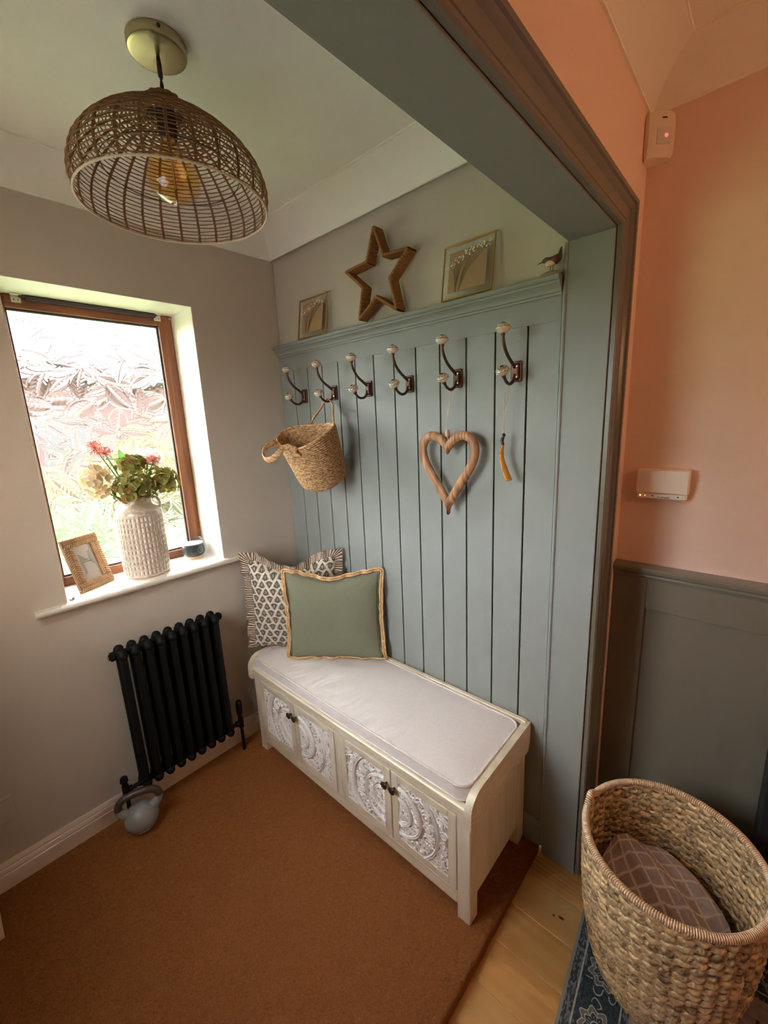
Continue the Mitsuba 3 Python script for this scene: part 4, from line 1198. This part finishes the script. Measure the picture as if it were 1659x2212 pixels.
# photo frame, leaning back
FB0, FB1 = np.array([-.054, -.951, SZL + .001]), np.array([-.120, -.822, SZL + .001])
ud = (FB1 - FB0); Wf = np.linalg.norm(ud); ud = ud / Wf
nn = np.array([ud[1], -ud[0], 0])
ln = math.radians(16)
vd = np.array([0, 0, 1.0]) * math.cos(ln) - nn * math.sin(ln)
wd_ = nn * math.cos(ln) + np.array([0, 0, 1.0]) * math.sin(ln)
MF = basis(FB0, ud, vd, wd_)
Hf, bw = .212, .036
thing('photo_frame', 'light wood herringbone photo frame standing at the left end of the sill', 'photo frame')
def herring(seed, L, W, vertical):
    """a strip of slanted carved chips"""
    base = bx(0, L, 0, W, -.012, 0, .001)
    r = np.random.default_rng(seed)
    chips = []
    n = int(L / .0085)
    for i in range(n):
        for h in (0, 1):
            x = (i + .1) * L / n
            a, b = (x, .001), (x + .010, W / 2 - .001)
            if h:
                a, b = (x + .010, W / 2 + .001), (x, W - .001)
            t_ = .0035
            q = np.array([[a[0], a[1], 0], [a[0] + t_ * 1.9, a[1], 0], [b[0] + t_ * 1.9, b[1], 0], [b[0], b[1], 0], [a[0] + t_, a[1] + .001, .0030], [b[0] + t_, b[1] - .001, .0030]])
            q[:, 0] = np.clip(q[:, 0], .0005, L - .0005)
            chips.append(tm(q, [[0, 1, 4], [3, 5, 2], [0, 4, 5], [0, 5, 3], [1, 2, 5], [1, 5, 4]]))
    return base, cat(chips)
for i, (o_, L, ang) in enumerate((((0, 0), Wf, 0), ((0, Hf - bw), Wf, 0), ((bw, bw), Hf - 2 * bw, 90), ((Wf, bw), Hf - 2 * bw, 90))):
    b_, c_ = herring(i, L, bw, ang)
    M = MF @ rz(ang, (o_[0], o_[1], 0))
    kk = add('photo_frame' if i == 0 else 'photo_frame__side', xf(b_, M), 'm_framedark')
    k2 = add(kk + '__relief' if i else 'photo_frame__relief', xf(c_, M), 'm_frame')
    labels[k2] = {'kind': 'stuff', 'label': 'carved herringbone relief'}
add('photo_frame__backing', xf(bx(.012, Wf - .012, .012, Hf - .012, -.011, -.008, 0), MF), 'm_black')
add('photo_frame__print', xf(bx(bw - .002, Wf - bw + .002, bw - .002, Hf - bw + .002, -.0078, -.0066, 0), MF), 'm_paper')
iw, ih = Wf - 2 * bw, Hf - 2 * bw
def tri(pts, z, m, nm):
    P_ = Polygon([(bw + iw * a, bw + ih * b) for a, b in pts])
    add('photo_frame__' + nm, xf(trimesh.creation.extrude_polygon(P_, .0002, engine='earcut').apply_translation((0, 0, z)), MF), m)
tri([(.16, .80), (.16, .18), (.30, .20), (.30, .56)], -.0065, 'm_greyink', 'print_shape')
tri([(.16, .80), (.62, .52), (.30, .56)], -.0064, 'm_greyink', 'print_shape')
tri([(.84, .86), (.70, .80), (.62, .52), (.92, .34)], -.0065, 'm_greyink', 'print_shape')
for (a0, a1, b) in ((.42, .60, .585), (.28, .76, .515)):
    add('photo_frame__print_line', xf(bx(bw + iw * a0, bw + iw * a1, bw + ih * b, bw + ih * b + .0016, -.0064, -.0060, 0), MF), 'm_ink')
add('photo_frame__glass', xf(tm([(bw, bw, -.004), (Wf - bw, bw, -.004), (Wf - bw, Hf - bw, -.004), (bw, Hf - bw, -.004)], [[0, 1, 2, 3]]), MF), 'm_picglass')
st0 = FB0 + ud * Wf * .35 - nn * .085; st1 = FB0 + ud * Wf * .65 - nn * .085
tp = MF @ np.array([Wf * .5, Hf * .62, -.012, 1]); tp = tp[:3]
hull = np.array([st0, st1, tp + ud * .012, tp - ud * .012, st0 - nn * .004 + [0, 0, .001], st1 - nn * .004 + [0, 0, .001], tp + ud * .012 - nn * .004, tp - ud * .012 - nn * .004])
add('photo_frame__stand', trimesh.convex.convex_hull(hull), 'm_black')
# little metal cylinder on clear thread
thing('blind_weight', 'tiny silver cylinder with loose clear thread by the foot of the photo frame', 'cord weight')
add('blind_weight', cyl(.0052, -.011, .011, n=16).apply_transform(orient((-.014, -.992, SZL + .0055), (.35, .1, .06))), 'm_steel', smooth=40)
tp = spline([(-.012, -.984, SZL + .006), (-.02, -.972, SZL + .016), (-.032, -.958, SZL + .018), (-.026, -.945, SZL + .008), (-.012, -.955, SZL + .003), (-.004, -.966, SZL + .006), (-.018, -.975, SZL + .011), (-.03, -.965, SZL + .004), (-.008, -.946, SZL + .003)], 80)
add('blind_weight__thread', tube(tp, .0007, 5), 'm_bracket')

# blind head rail and brackets
thing('blind_rail', 'dark slim blind head rail under the window head', 'blind rail')
add('blind_rail', cat(bx(FX + .0005, FX + .020, -.912, -.478, 2.026, 2.0405, .002), bx(FX + .0005, FX + .016, -.930, -.470, 2.034, 2.0435, .002)), 'm_darkrail')
for i, yb in enumerate((-.938, -.466)):
    nm = 'blind_bracket' if i == 0 else 'blind_bracket_001'
    thing(nm, 'white metal blind bracket at the %s end of the dark head rail' % ('left' if i == 0 else 'right'), 'blind bracket')
    add(nm, cat(bx(FX + .0002, FX + .003, yb - .014, yb + .014, 2.016, 2.0415, .001), bx(FX + .0005, FX + .024, yb - .016, yb + .016, 2.0395, 2.0435, .001)), 'm_bracket')
    for dy in (-.006, .006):
        add(nm + '__screw_hole', xf(cyl(.0018, 0, .0006, n=8, b=.0001), orient((FX + .003, yb + dy, 2.026), (1, 0, 0))), 'm_black')

# ------------------------------------------------------------------ radiator
thing('radiator', 'black column radiator on the wall below the window', 'radiator')
n_sec, y0, pit = 9, -.895, .0456
RB, RT, xa, xb = .150, .724, .046, .098
sec = []
for x in (xa, xb):
    sec.append(lathe([(.0001, RB - .001), (.0135, RB), (.0135, RT), (.0001, RT + .001)], 16, (x, 0, 0)))
for z in (RB, RT):
    hp = np.vstack([sph(.0195, (xa, 0, z), 2, (1, .92, 1)).vertices, sph(.0195, (xb, 0, z), 2, (1, .92, 1)).vertices])
    sec.append(trimesh.convex.convex_hull(hp))
sec.append(xf(cyl(.014, -.0228, .0228, n=16), orient(((xa + xb) / 2, 0, RB), (0, 1, 0))))
sec.append(xf(cyl(.014, -.0228, .0228, n=16), orient(((xa + xb) / 2, 0, RT), (0, 1, 0))))
sec.append(sph(.0165, (xa + .008, 0, RT + .014), 2)); sec.append(sph(.0165, (xb - .006, 0, RT + .010), 2))
sm = cat(sec)
for i in range(n_sec):
    M = np.eye(4); M[1, 3] = y0 + i * pit
    kk = 'radiator__section' if i == 0 else f'radiator__section_{i:03d}'
    if i == 0:
        scene[kk] = mikit.ply(sm, 'm_black', smooth=45, to_world=T(M.tolist()))
    else:
        again('radiator__section', kk, M)
xm = (xa + xb) / 2
ye = y0 + (n_sec - 1) * pit
for yy, s in ((y0 - .022, -1), (ye + .022, 1)):
    add('radiator__end_cap', xf(cat(cyl(.019, 0, .012, n=8), cyl(.0115, .012, .018, n=12)), orient((xm, yy, RT), (0, s, 0))), 'm_black')
add('radiator__bleed_pin', xf(cyl(.0062, 0, .004, n=10), orient((xm, y0 - .040, RT), (0, -1, 0))), 'm_copper')
for i, (yy, s, top_) in enumerate(((-.966, -1, .215), (-.463, 1, .268))):
    nm = 'radiator__valve'
    kk = add(nm, lathe([(0, .120), (.0105, .122), (.0125, .13), (.0125, .175), (.010, .180), (.0098, .192), (.0135, .198), (.0150, top_ - .02), (.0128, top_ - .004), (.010, top_), (0, top_)], 20, (xm, yy, 0)), 'm_pipe', smooth=40)
    add(kk + '__pipe', cyl(.0078, -.002, .125, (xm, yy), 14), 'm_pipe', smooth=40)
    add(kk + '__union', xf(cat(cyl(.0085, 0, .05, n=14), cyl(.0135, .012, .024, n=6)), orient((xm, yy, RB), (0, -s, 0))), 'm_pipe', smooth=30)
for yy in (-.80, -.62):
    add('radiator__wall_bracket', bx(0.001, xa, yy - .01, yy + .01, .60, .63), 'm_black')
add('radiator__wall_bracket', bx(0.001, xa, -.72, -.70, .18, .21), 'm_black')

# ------------------------------------------------------------------ kettlebell
thing('kettlebell', 'grey kettlebell with a dark handle standing on the carpet by the radiator', 'kettlebell')
KC = np.array([.139, -.944, .0])
kd = math.degrees(math.atan2(.154, .052))
KM = rz(kd, KC) @ np.diag([.84, .84, .84, 1.0])
b = sph(.072, (0, 0, .069), 4, (1, 1, .98))
b.vertices[:, 2] = np.maximum(b.vertices[:, 2], .0005)
hpth = spline([(-.035, 0, .095), (-.062, 0, .112), (-.079, 0, .132), (-.084, 0, .155), (-.072, 0, .182), (-.045, 0, .197), (0, 0, .202), (.045, 0, .197), (.072, 0, .182), (.084, 0, .155), (.079, 0, .132), (.062, 0, .112), (.035, 0, .095)], 90)
rad = np.interp(np.linspace(0, 1, 90), [0, .1, .2, .3, .7, .8, .9, 1], [.030, .022, .0165, .0155, .0155, .0165, .022, .030])
i0, i1 = 19, 70
add('kettlebell', xf(cat(b, tube(hpth[:i0 + 1], rad[:i0 + 1] * .97, 16), tube(hpth[i1 - 1:], rad[i1 - 1:] * .97, 16)), KM), 'm_kettle', smooth=60)
add('kettlebell__grip', xf(tube(hpth[i0:i1], rad[i0:i1] * 1.07, 16), KM), 'm_grip', smooth=60)
txt = meshkit.text_mesh('5KG', .016, .0012, True)
tv = np.array(txt.vertices)
tv[:, 0] -= tv[:, 0].mean()
lon, lat = tv[:, 0] / .070, (tv[:, 1] - .036) / .070
rr = .0696 + tv[:, 2]
nv_ = np.stack([np.cos(lat) * np.sin(lon), -np.cos(lat) * np.cos(lon), np.sin(lat)], 1)
tv2 = nv_ * rr[:, None] + [0, 0, .066]
mat('m_ketlet', srgb(196, 194, 190), .5)
add('kettlebell__lettering', xf(tm(tv2, txt.faces), rz(math.degrees(math.atan2(-.35, 1.0)) + 90 + 8, KC) @ np.diag([.84, .84, .84, 1.0])), 'm_ketlet')

# blanking plate on the window wall
thing('blank_plate', 'painted-over blank wall plate low on the window wall', 'wall plate')
add('blank_plate', bx(-.0005, .0035, YF + .018, -1.274, .245, .336, .0012), 'm_wall')

# ------------------------------------------------------------------ rug in the hall
RGO, RGA = np.array([1.528, .10]), -5.5
RGW, RGL = 1.45, 2.1
ca, sa = math.cos(math.radians(RGA + 10.5)), math.sin(math.radians(RGA + 10.5))
def rug_fn(p, n, uv):
    u, v = uv.x, uv.y
    d = dr.minimum(dr.minimum(u, RGW - u), dr.minimum(v, RGL - v))
    run = dr.select(dr.minimum(u, RGW - u) < dr.minimum(v, RGL - v), v, u)
    dark = mikit.mix(srgb(38, 46, 50), srgb(58, 66, 68), mikit.noise(u * 260, v * 260))
    light = mikit.mix(srgb(128, 132, 126), srgb(160, 160, 150), mikit.noise(u * 200, v * 200))
    # flowers along the border
    P_ = .135
    k = dr.floor(run / P_)
    lx, ly = run - (k + .5) * P_, d - .088
    r = dr.sqrt(lx * lx + ly * ly); a = dr.atan2(ly, lx)
    e = r * (1 + .13 * dr.cos(a * 8))
    fl = (dr.abs(e - .038) < .0016) | (dr.abs(e - .026) < .0014) | (dr.abs(r - .011) < .0016) | ((r < .022) & (r > .012) & (dr.abs(dr.sin(a * 9)) < .25))
    pet = (e < .038) & (e > .028) & (dr.abs(dr.sin(a * 4)) < .14)
    sw = dr.abs(mikit.fbm(run * 26, d * 26, 3, 2) - .5)
    vine = (sw < .018) & (e > .045) & (d > .045) & (d < .132)
    br = mikit.mix(srgb(92, 82, 74), srgb(110, 98, 86), mikit.noise(u * 90, v * 90))
    c = dr.select((e < .038) & (e > .026), br, dark)
    c = dr.select(fl | pet | vine, light, c)
    # plain bands
    speck = mikit.mix(srgb(52, 56, 58), srgb(96, 98, 96), mikit.smoothstep(.45, .7, mikit.noise(u * 320, v * 150)))
    c = dr.select(d < .040, speck, c)
    c = dr.select((d > .030) & (d < .0345), light, c)
    c = dr.select((d > .135) & (d < .139), light, c)
    c = dr.select((d > .139) & (d < .156), speck, c)
    field = mikit.mix(srgb(128, 112, 108), srgb(150, 134, 128), mikit.noise(u * 120, v * 120))
    q = mikit.fbm(u * 14, v * 14, 9, 3)
    field = dr.select(dr.abs(q - .5) < .022, mi.Color3f(*srgb(72, 62, 60)), field)
    c = dr.select(d > .156, field, c)
    return dr.select(d < .008, mi.Color3f(*srgb(120, 118, 110)), c)
mat('m_rug', mikit.proc(rug_fn), .95, spec=.05)
n1, n2 = 60, 80
u, v = np.meshgrid(np.linspace(0, RGW, n1), np.linspace(0, RGL, n2), indexing='ij')
def rug_pt(u, v, z):
    return np.stack([RGO[0] + u * ca + v * sa, RGO[1] + u * sa - v * ca, z + 0 * u], -1)
ca, sa = math.cos(math.radians(5)), math.sin(math.radians(5))
top = rug_pt(u, v, FZ + .009 + .0006 * rng.random(u.shape))
rg = grid(top)
if rg.face_normals[:, 2].mean() < 0:
    rg.invert()
bt = [rug_pt(np.array(a), np.array(b), FZ + .0005) for a, b in ((0, 0), (RGW, 0), (RGW, RGL), (0, RGL))]
tp = [rug_pt(np.array(a), np.array(b), FZ + .009) for a, b in ((0, 0), (RGW, 0), (RGW, RGL), (0, RGL))]
k_ = key('rug')
scene[k_] = mikit.ply(rg, 'm_rug', smooth=True, uv=np.stack([u, v], -1).reshape(-1, 2))
thing('rug', 'dark slate patterned rug with pale outlines lying on the oak floor under the basket', 'rug')
mat('m_rugedge', srgb(96, 96, 92), .95)
add('rug__edge', tm(np.array(bt + tp), [[i, (i + 1) % 4, (i + 1) % 4 + 4, i + 4] for i in range(4)]), 'm_rugedge')

# ------------------------------------------------------------------ basket
BX_, BY_, BZ0, BZ1 = 1.752, -.152, FZ + .0175, .432
thing('wicker_basket', 'tall round woven straw basket with a wrapped rim standing on the rug', 'basket')
def basket_r(h):
    return np.interp(h, [0, .05, .2, .45, .7, .9, 1], [.128, .142, .168, .187, .196, .199, .199])
NB = 42
N = 360
tb = np.linspace(0, 2 * PI, N, endpoint=False)
for i in range(NB):
    h = (i + .5) / NB
    z = BZ0 + (BZ1 - BZ0) * h
    r0 = basket_r(h)
    ph_ = PI * (i % 2)
    s = np.sin(tb * 21 + ph_)
    rr = r0 + .0044 * s
    zz = z + .0022 * np.sin(tb * 42 + i * 1.3)
    hh = (BZ1 - BZ0) / NB
    rad_z = hh * (.68 + .12 * np.abs(s))
    m = tube(np.stack([BX_ + rr * np.cos(tb), BY_ + rr * np.sin(tb), zz], 1), .0042, 8, True, ry=rad_z, up=None) if False else None
    th8 = np.arange(8) * 2 * PI / 8
    ro = rr[:, None] + .0052 * np.cos(th8)[None]
    zo = zz[:, None] + rad_z[:, None] * np.sin(th8)[None]
    Pq = np.stack([BX_ + ro * np.cos(tb)[:, None], BY_ + ro * np.sin(tb)[:, None], zo], -1)
    m = grid(Pq, True, True)
    arc = (tb[:, None] * r0 + 0 * th8)
    rg_ = np.random.default_rng(100 + i)
    seg = np.floor((tb * 21 + ph_) / PI).astype(int) % 42
    tone = rg_.random(42)[seg]
    fib = meshkit.noise(np.stack([arc * 45, zo * 700, np.full_like(zo, i)], -1))
    t_ = np.clip(.12 + .55 * tone[:, None] + .85 * (fib - .5), 0, 1)
    c = np.array(srgb(92, 64, 38)) + (np.array(srgb(250, 222, 168)) - np.array(srgb(92, 64, 38))) * t_[..., None]
    add('wicker_basket' if i == 0 else 'wicker_basket__woven_row', m, 'm_straw', smooth=True, color=c.reshape(-1, 3))
stk = [tube(spline([(BX_ + basket_r(h) * math.cos(a), BY_ + basket_r(h) * math.sin(a), BZ0 + .002 + (BZ1 - BZ0 - .004) * h) for h in (0, .3, .6, 1)], 10), .0016, 5) for a in np.arange(42) * 2 * PI / 42]
k_ = add('wicker_basket__stakes', cat(stk), 'm_rope'); labels[k_] = {'label': 'upright stakes inside the weave', 'kind': 'stuff'}
add('wicker_basket__base', lathe([(0, BZ0), (.130, BZ0), (.134, BZ0 + .006), (.12, BZ0 + .010), (0, BZ0 + .010)], 60, (BX_, BY_, 0)), 'm_rope', smooth=40)
N = 1500
tr = np.linspace(0, 2 * PI, N, endpoint=False)
lift = .020 * np.exp(-((np.mod(tr - PI * .98 + PI, 2 * PI) - PI) / .12) ** 2) + .020 * np.exp(-((np.mod(tr - .05 + PI, 2 * PI) - PI) / .12) ** 2)
rp = np.stack([BX_ + .200 * np.cos(tr), BY_ + .200 * np.sin(tr), BZ1 + .004 + lift], 1)
th_ = np.arange(12) * 2 * PI / 12
def wrapped(p, r, up, turns_n):
    t, a, b = frames(p, True, up)
    ph2 = np.arange(len(p))[:, None] * turns_n + th_[None]
    rr = r * (1 + .13 * np.sin(ph2))
    P_ = p[:, None] + rr[..., None] * (np.cos(th_)[None, :, None] * a[:, None] + np.sin(th_)[None, :, None] * b[:, None])
    m = grid(P_, True, True)
    c = np.array(srgb(136, 108, 78)) + (np.array(srgb(250, 226, 190)) - np.array(srgb(136, 108, 78))) * np.clip(.5 + .5 * np.sin(ph2) + .4 * (meshkit.noise(P_ * 150) - .5), 0, 1)[..., None]
    return m, c.reshape(-1, 3)
m, c = wrapped(rp, .0088, (0, 0, 1), 1.05)
add('wicker_basket__rim', m, 'm_straw', smooth=True, color=c)
# folded throw inside
s, t = np.meshgrid(np.linspace(-1, 1, 64), np.linspace(-1, 1, 64), indexing='ij')
rd = np.array([.737, .676]); fd = np.array([-.676, .737])      # right, away from the camera
Rm = .150
k = np.sqrt(1 - np.minimum(t ** 2, 1) / 2), np.sqrt(1 - np.minimum(s ** 2, 1) / 2)
a, b = Rm * s * k[0], Rm * t * k[1]
ridge_x = -.055 + .25 * (0.11 - b)
hgt = .315 - .55 * np.abs(a - ridge_x + .0) - .25 * np.clip(.05 - b, 0, 1) + .030 * (meshkit.fbm(np.stack([a * 14, b * 14, a * 0], -1), 3, 2) - .5)
hgt = np.where(a > ridge_x, .315 - .42 * (a - ridge_x) - .30 * np.clip(.06 - b, 0, 1), hgt) + .010 * np.sin(a * 60 + 20 * b) * np.clip(np.abs(a - ridge_x) / .06, 0, 1)
P = np.stack([BX_ + a * rd[0] + b * fd[0], BY_ + a * rd[1] + b * fd[1], np.maximum(hgt, .10)], -1)
def throwfn(p, n, uv):
    x, y_ = uv.x * 7.5, uv.y * 7.5
    fx_, fy_ = dr.abs(x - dr.floor(x) - .5), dr.abs(y_ - dr.floor(y_) - .5)
    nz_ = mikit.fbm(uv.x * 60, uv.y * 60, 0, 3)
    ln_ = mikit.smoothstep(.38, .46, dr.maximum(fx_, fy_) + .05 * (nz_ - .5))
    return mikit.mix(mikit.mix(srgb(134, 116, 110), srgb(166, 150, 144), nz_), srgb(214, 206, 202), ln_ * .8)
mat('m_throw', mikit.proc(throwfn), .95, spec=.05)
g = grid(P)
if g.face_normals[:, 2].mean() < 0:
    g.invert()
k_ = key('throw_blanket')
scene[k_] = mikit.ply(g, 'm_throw', smooth=True, uv=grid_uv(64, 64))
thing('throw_blanket', 'crumpled brown-grey throw with pale checks lying inside the basket', 'blanket')
g2 = P.copy(); g2[..., 2] = g2[..., 2] * .75 - .03; g2[..., 2] = np.maximum(g2[..., 2], BZ0 + .012)
add('throw_blanket__under_fold', grid(g2), 'm_throw', smooth=True)

# ------------------------------------------------------------------ alarm keypad, motion sensor
thing('alarm_keypad', 'cream alarm control panel with a green and a red light on the hall wall', 'alarm panel')
kx0, kx1, kz0, kz1, ky = 1.531, 1.667, 1.279, 1.370, YH
add('alarm_keypad', bx(kx0 + .004, kx1 - .004, ky - .026, ky, kz0, kz1 - .002, .003), 'm_plastic')
add('alarm_keypad__cover', bx(kx0, kx1, ky - .033, ky - .006, kz0 + .017, kz1, .0035), 'm_plastic')
add('alarm_keypad__status_strip', bx(kx0 + .006, kx1 - .008, ky - .0275, ky - .025, kz0 + .002, kz0 + .0155, .0006), 'm_white')
scene['m_ledgreen'] = {'type': 'diffuse', 'reflectance': rgb(.5, .8, .2)}
for xx, col, nm in ((kx0 + .013, (.9, 1.1, .2), 'green'), (kx0 + .026, (1.2, .16, .12), 'red')):
    kk = add('alarm_keypad__light', sph(.0020, (xx, ky - .0278, kz0 + .0095), 2), 'm_ledgreen', emitter={'type': 'area', 'radiance': rgb(*col)})
    labels[kk] = {'label': nm + ' indicator light'}
for xx in (kx0 + .043, kx0 + .108):
    add('alarm_keypad__slot', bx(xx, xx + .006, ky - .0282, ky - .027, kz0 + .0085, kz0 + .0115, .0003), 'm_ink')
txt = meshkit.text_mesh('Accumaster', .0042, .0005, True)
add('alarm_keypad__lettering', xf(txt, basis((kx0 + .058, ky - .0274, kz0 + .0045), (1, 0, 0), (.12, 0, 1), (0, -1, 0))), 'm_ink')
thing('motion_sensor', 'small cream motion sensor high in the hall corner glowing pink', 'motion sensor')
o = np.array([X2 + .0, YH, 2.262])
dg = np.array([.7071, -.7071, 0])
sd = np.array([.7071, .7071, 0])
q = [(-.038, .040), (-.036, .054), (-.020, .062), (.020, .062), (.036, .054), (.038, .040), (.012, .006), (-.012, .006)]
zl = np.linspace(-.053, .053, 9)
P = np.array([[o + sd * a * (1 - .06 * (zz_ / .053) ** 6) + dg * (b - (.006 * (abs(zz_) / .053) ** 4 if b > .04 else 0)) + [0, 0, zz_] for a, b in q] for zz_ in zl])
m = grid(P, False, True)
capv = np.vstack([m.vertices]); nq = len(q)
f = np.vstack([m.faces, [[0, i + 1, i] for i in range(1, nq - 1)], [[(len(zl) - 1) * nq, (len(zl) - 1) * nq + i, (len(zl) - 1) * nq + i + 1] for i in range(1, nq - 1)]])
add('motion_sensor', fix(tm(capv, f)), 'm_plastic', smooth=35)
add('motion_sensor__lens', xf(bx(-.019, .019, -.026, .012, 0, .0025, .0012), basis(o + dg * .0612 + [0, 0, .0], sd, (0, 0, 1), -np.cross((0, 0, 1), sd) if False else dg)), 'm_wax')
scene['m_ledred'] = {'type': 'diffuse', 'reflectance': rgb(.8, .2, .2)}
add('motion_sensor__light', sph(.0045, o + dg * .0635 + [0, 0, -.006] + sd * .006, 2, (1, 1, 1)), 'm_ledred', emitter={'type': 'area', 'radiance': rgb(.95, .10, .12)}, label='glowing red detection light')
add('motion_sensor__slot', xf(bx(-.007, .007, .034, .037, 0, .001, .0003), basis(o + dg * .0615, sd, (0, 0, 1), dg)), 'm_ink')

# dark furniture at the right edge
thing('black_cabinet', 'black furniture edge against the hall panelling at the right border of the photo', 'cabinet')
add('black_cabinet', bx(1.922, 2.42, .075, YH - .024, FZ + .0098, .70, .004), 'm_cabinet')
add('black_cabinet__top', bx(1.910, 2.432, .062, YH - .024, .70, .722, .004), 'm_cabinet')
add('black_cabinet__door', bx(1.945, 2.165, .068, .0755, .06, .67, .003), 'm_cabinet')
add('black_cabinet__door', bx(2.175, 2.397, .068, .0755, .06, .67, .003), 'm_cabinet')

# ------------------------------------------------------------------ hall floor lamp (out of frame, lights the hall)
thing('floor_lamp', 'floor lamp with a warm glowing globe standing in the hall', 'lamp')
LP = np.array([2.45, -.42, 1.78])
add('floor_lamp', lathe([(0, FZ), (.13, FZ), (.13, FZ + .015), (.02, FZ + .03), (0, FZ + .03)], 40, (LP[0], LP[1], 0)), 'm_brass', smooth=40)
add('floor_lamp__pole', cyl(.011, FZ + .02, LP[2] - .08, (LP[0], LP[1]), 14), 'm_brass', smooth=40)
add('floor_lamp__globe', sph(.085, LP, 3), 'm_white', smooth=True, emitter={'type': 'area', 'radiance': rgb(*LAMP_GLOW)})

# ------------------------------------------------------------------ outdoors
def ground(p0, p1, z, m, nm, lab_, cat_, kind=None):
    add(nm, bx(p0[0], p1[0], p0[1], p1[1], z - .05, z, 0), m)
    labels[nm] = {'kind': 'structure', 'label': lab_}
ground((-40, -40), (-.31, 40), -.25, 'm_lawn', 'ground_lawn', 'bright lawn outside the window', 'lawn')
ground((-4.9, -9), (-3.4, .6), -.235, 'm_path', 'ground_path', 'pale garden path', 'path')
ground((-.31, -14), (12, YF - .201), -.13, 'm_paving', 'ground_drive', 'dark paved drive in front of the entrance', 'drive')
thing('brick_house', 'pinkish brick house seen hazily through the patterned glass', 'house')
hb = bx(-17, -11, -3.5, 6.5, -.3, 2.9, 0)
add('brick_house', hb, 'm_brick')
add('brick_house__roof', prism([(-17.4, 2.85), (-10.6, 2.85), (-14, 4.6)], 'y', -3.9, 6.9), 'm_rooftile')
for yy in (-2.2, .6, 3.4):
    kk = add('brick_house__window', bx(-10.99, -10.95, yy, yy + 1.3, .8, 2.0, 0), 'm_rooftile')
    add(kk + '__glass', bx(-10.96, -10.93, yy + .1, yy + 1.2, .9, 1.9, 0), 'm_gasket')
def bush(nm, label, c, r, m, seed):
    b = sph(1, (0, 0, 0), 4)
    b.vertices *= (1 + .5 * (meshkit.fbm(b.vertices * 3 + seed, 4, seed) - .5))[:, None]
    b.vertices = b.vertices * r + c
    add(nm, b, m, smooth=False)
    thing(nm, label, 'shrub', 'shrubs outside the window')
bush('shrub', 'bright green shrub nearest the window outside', (-6.2, .30, -.05), (.7, .62, .60), 'm_shrub', 1)
bush('shrub_001', 'large olive hedge shrub at the right outside the window', (-8.4, 2.35, .5), (1.0, 1.15, 1.10), 'm_hedge', 2)
bush('shrub_002', 'low olive shrub in front of the brick house', (-8.6, .20, .15), (.8, .75, .7), 'm_hedge', 3)
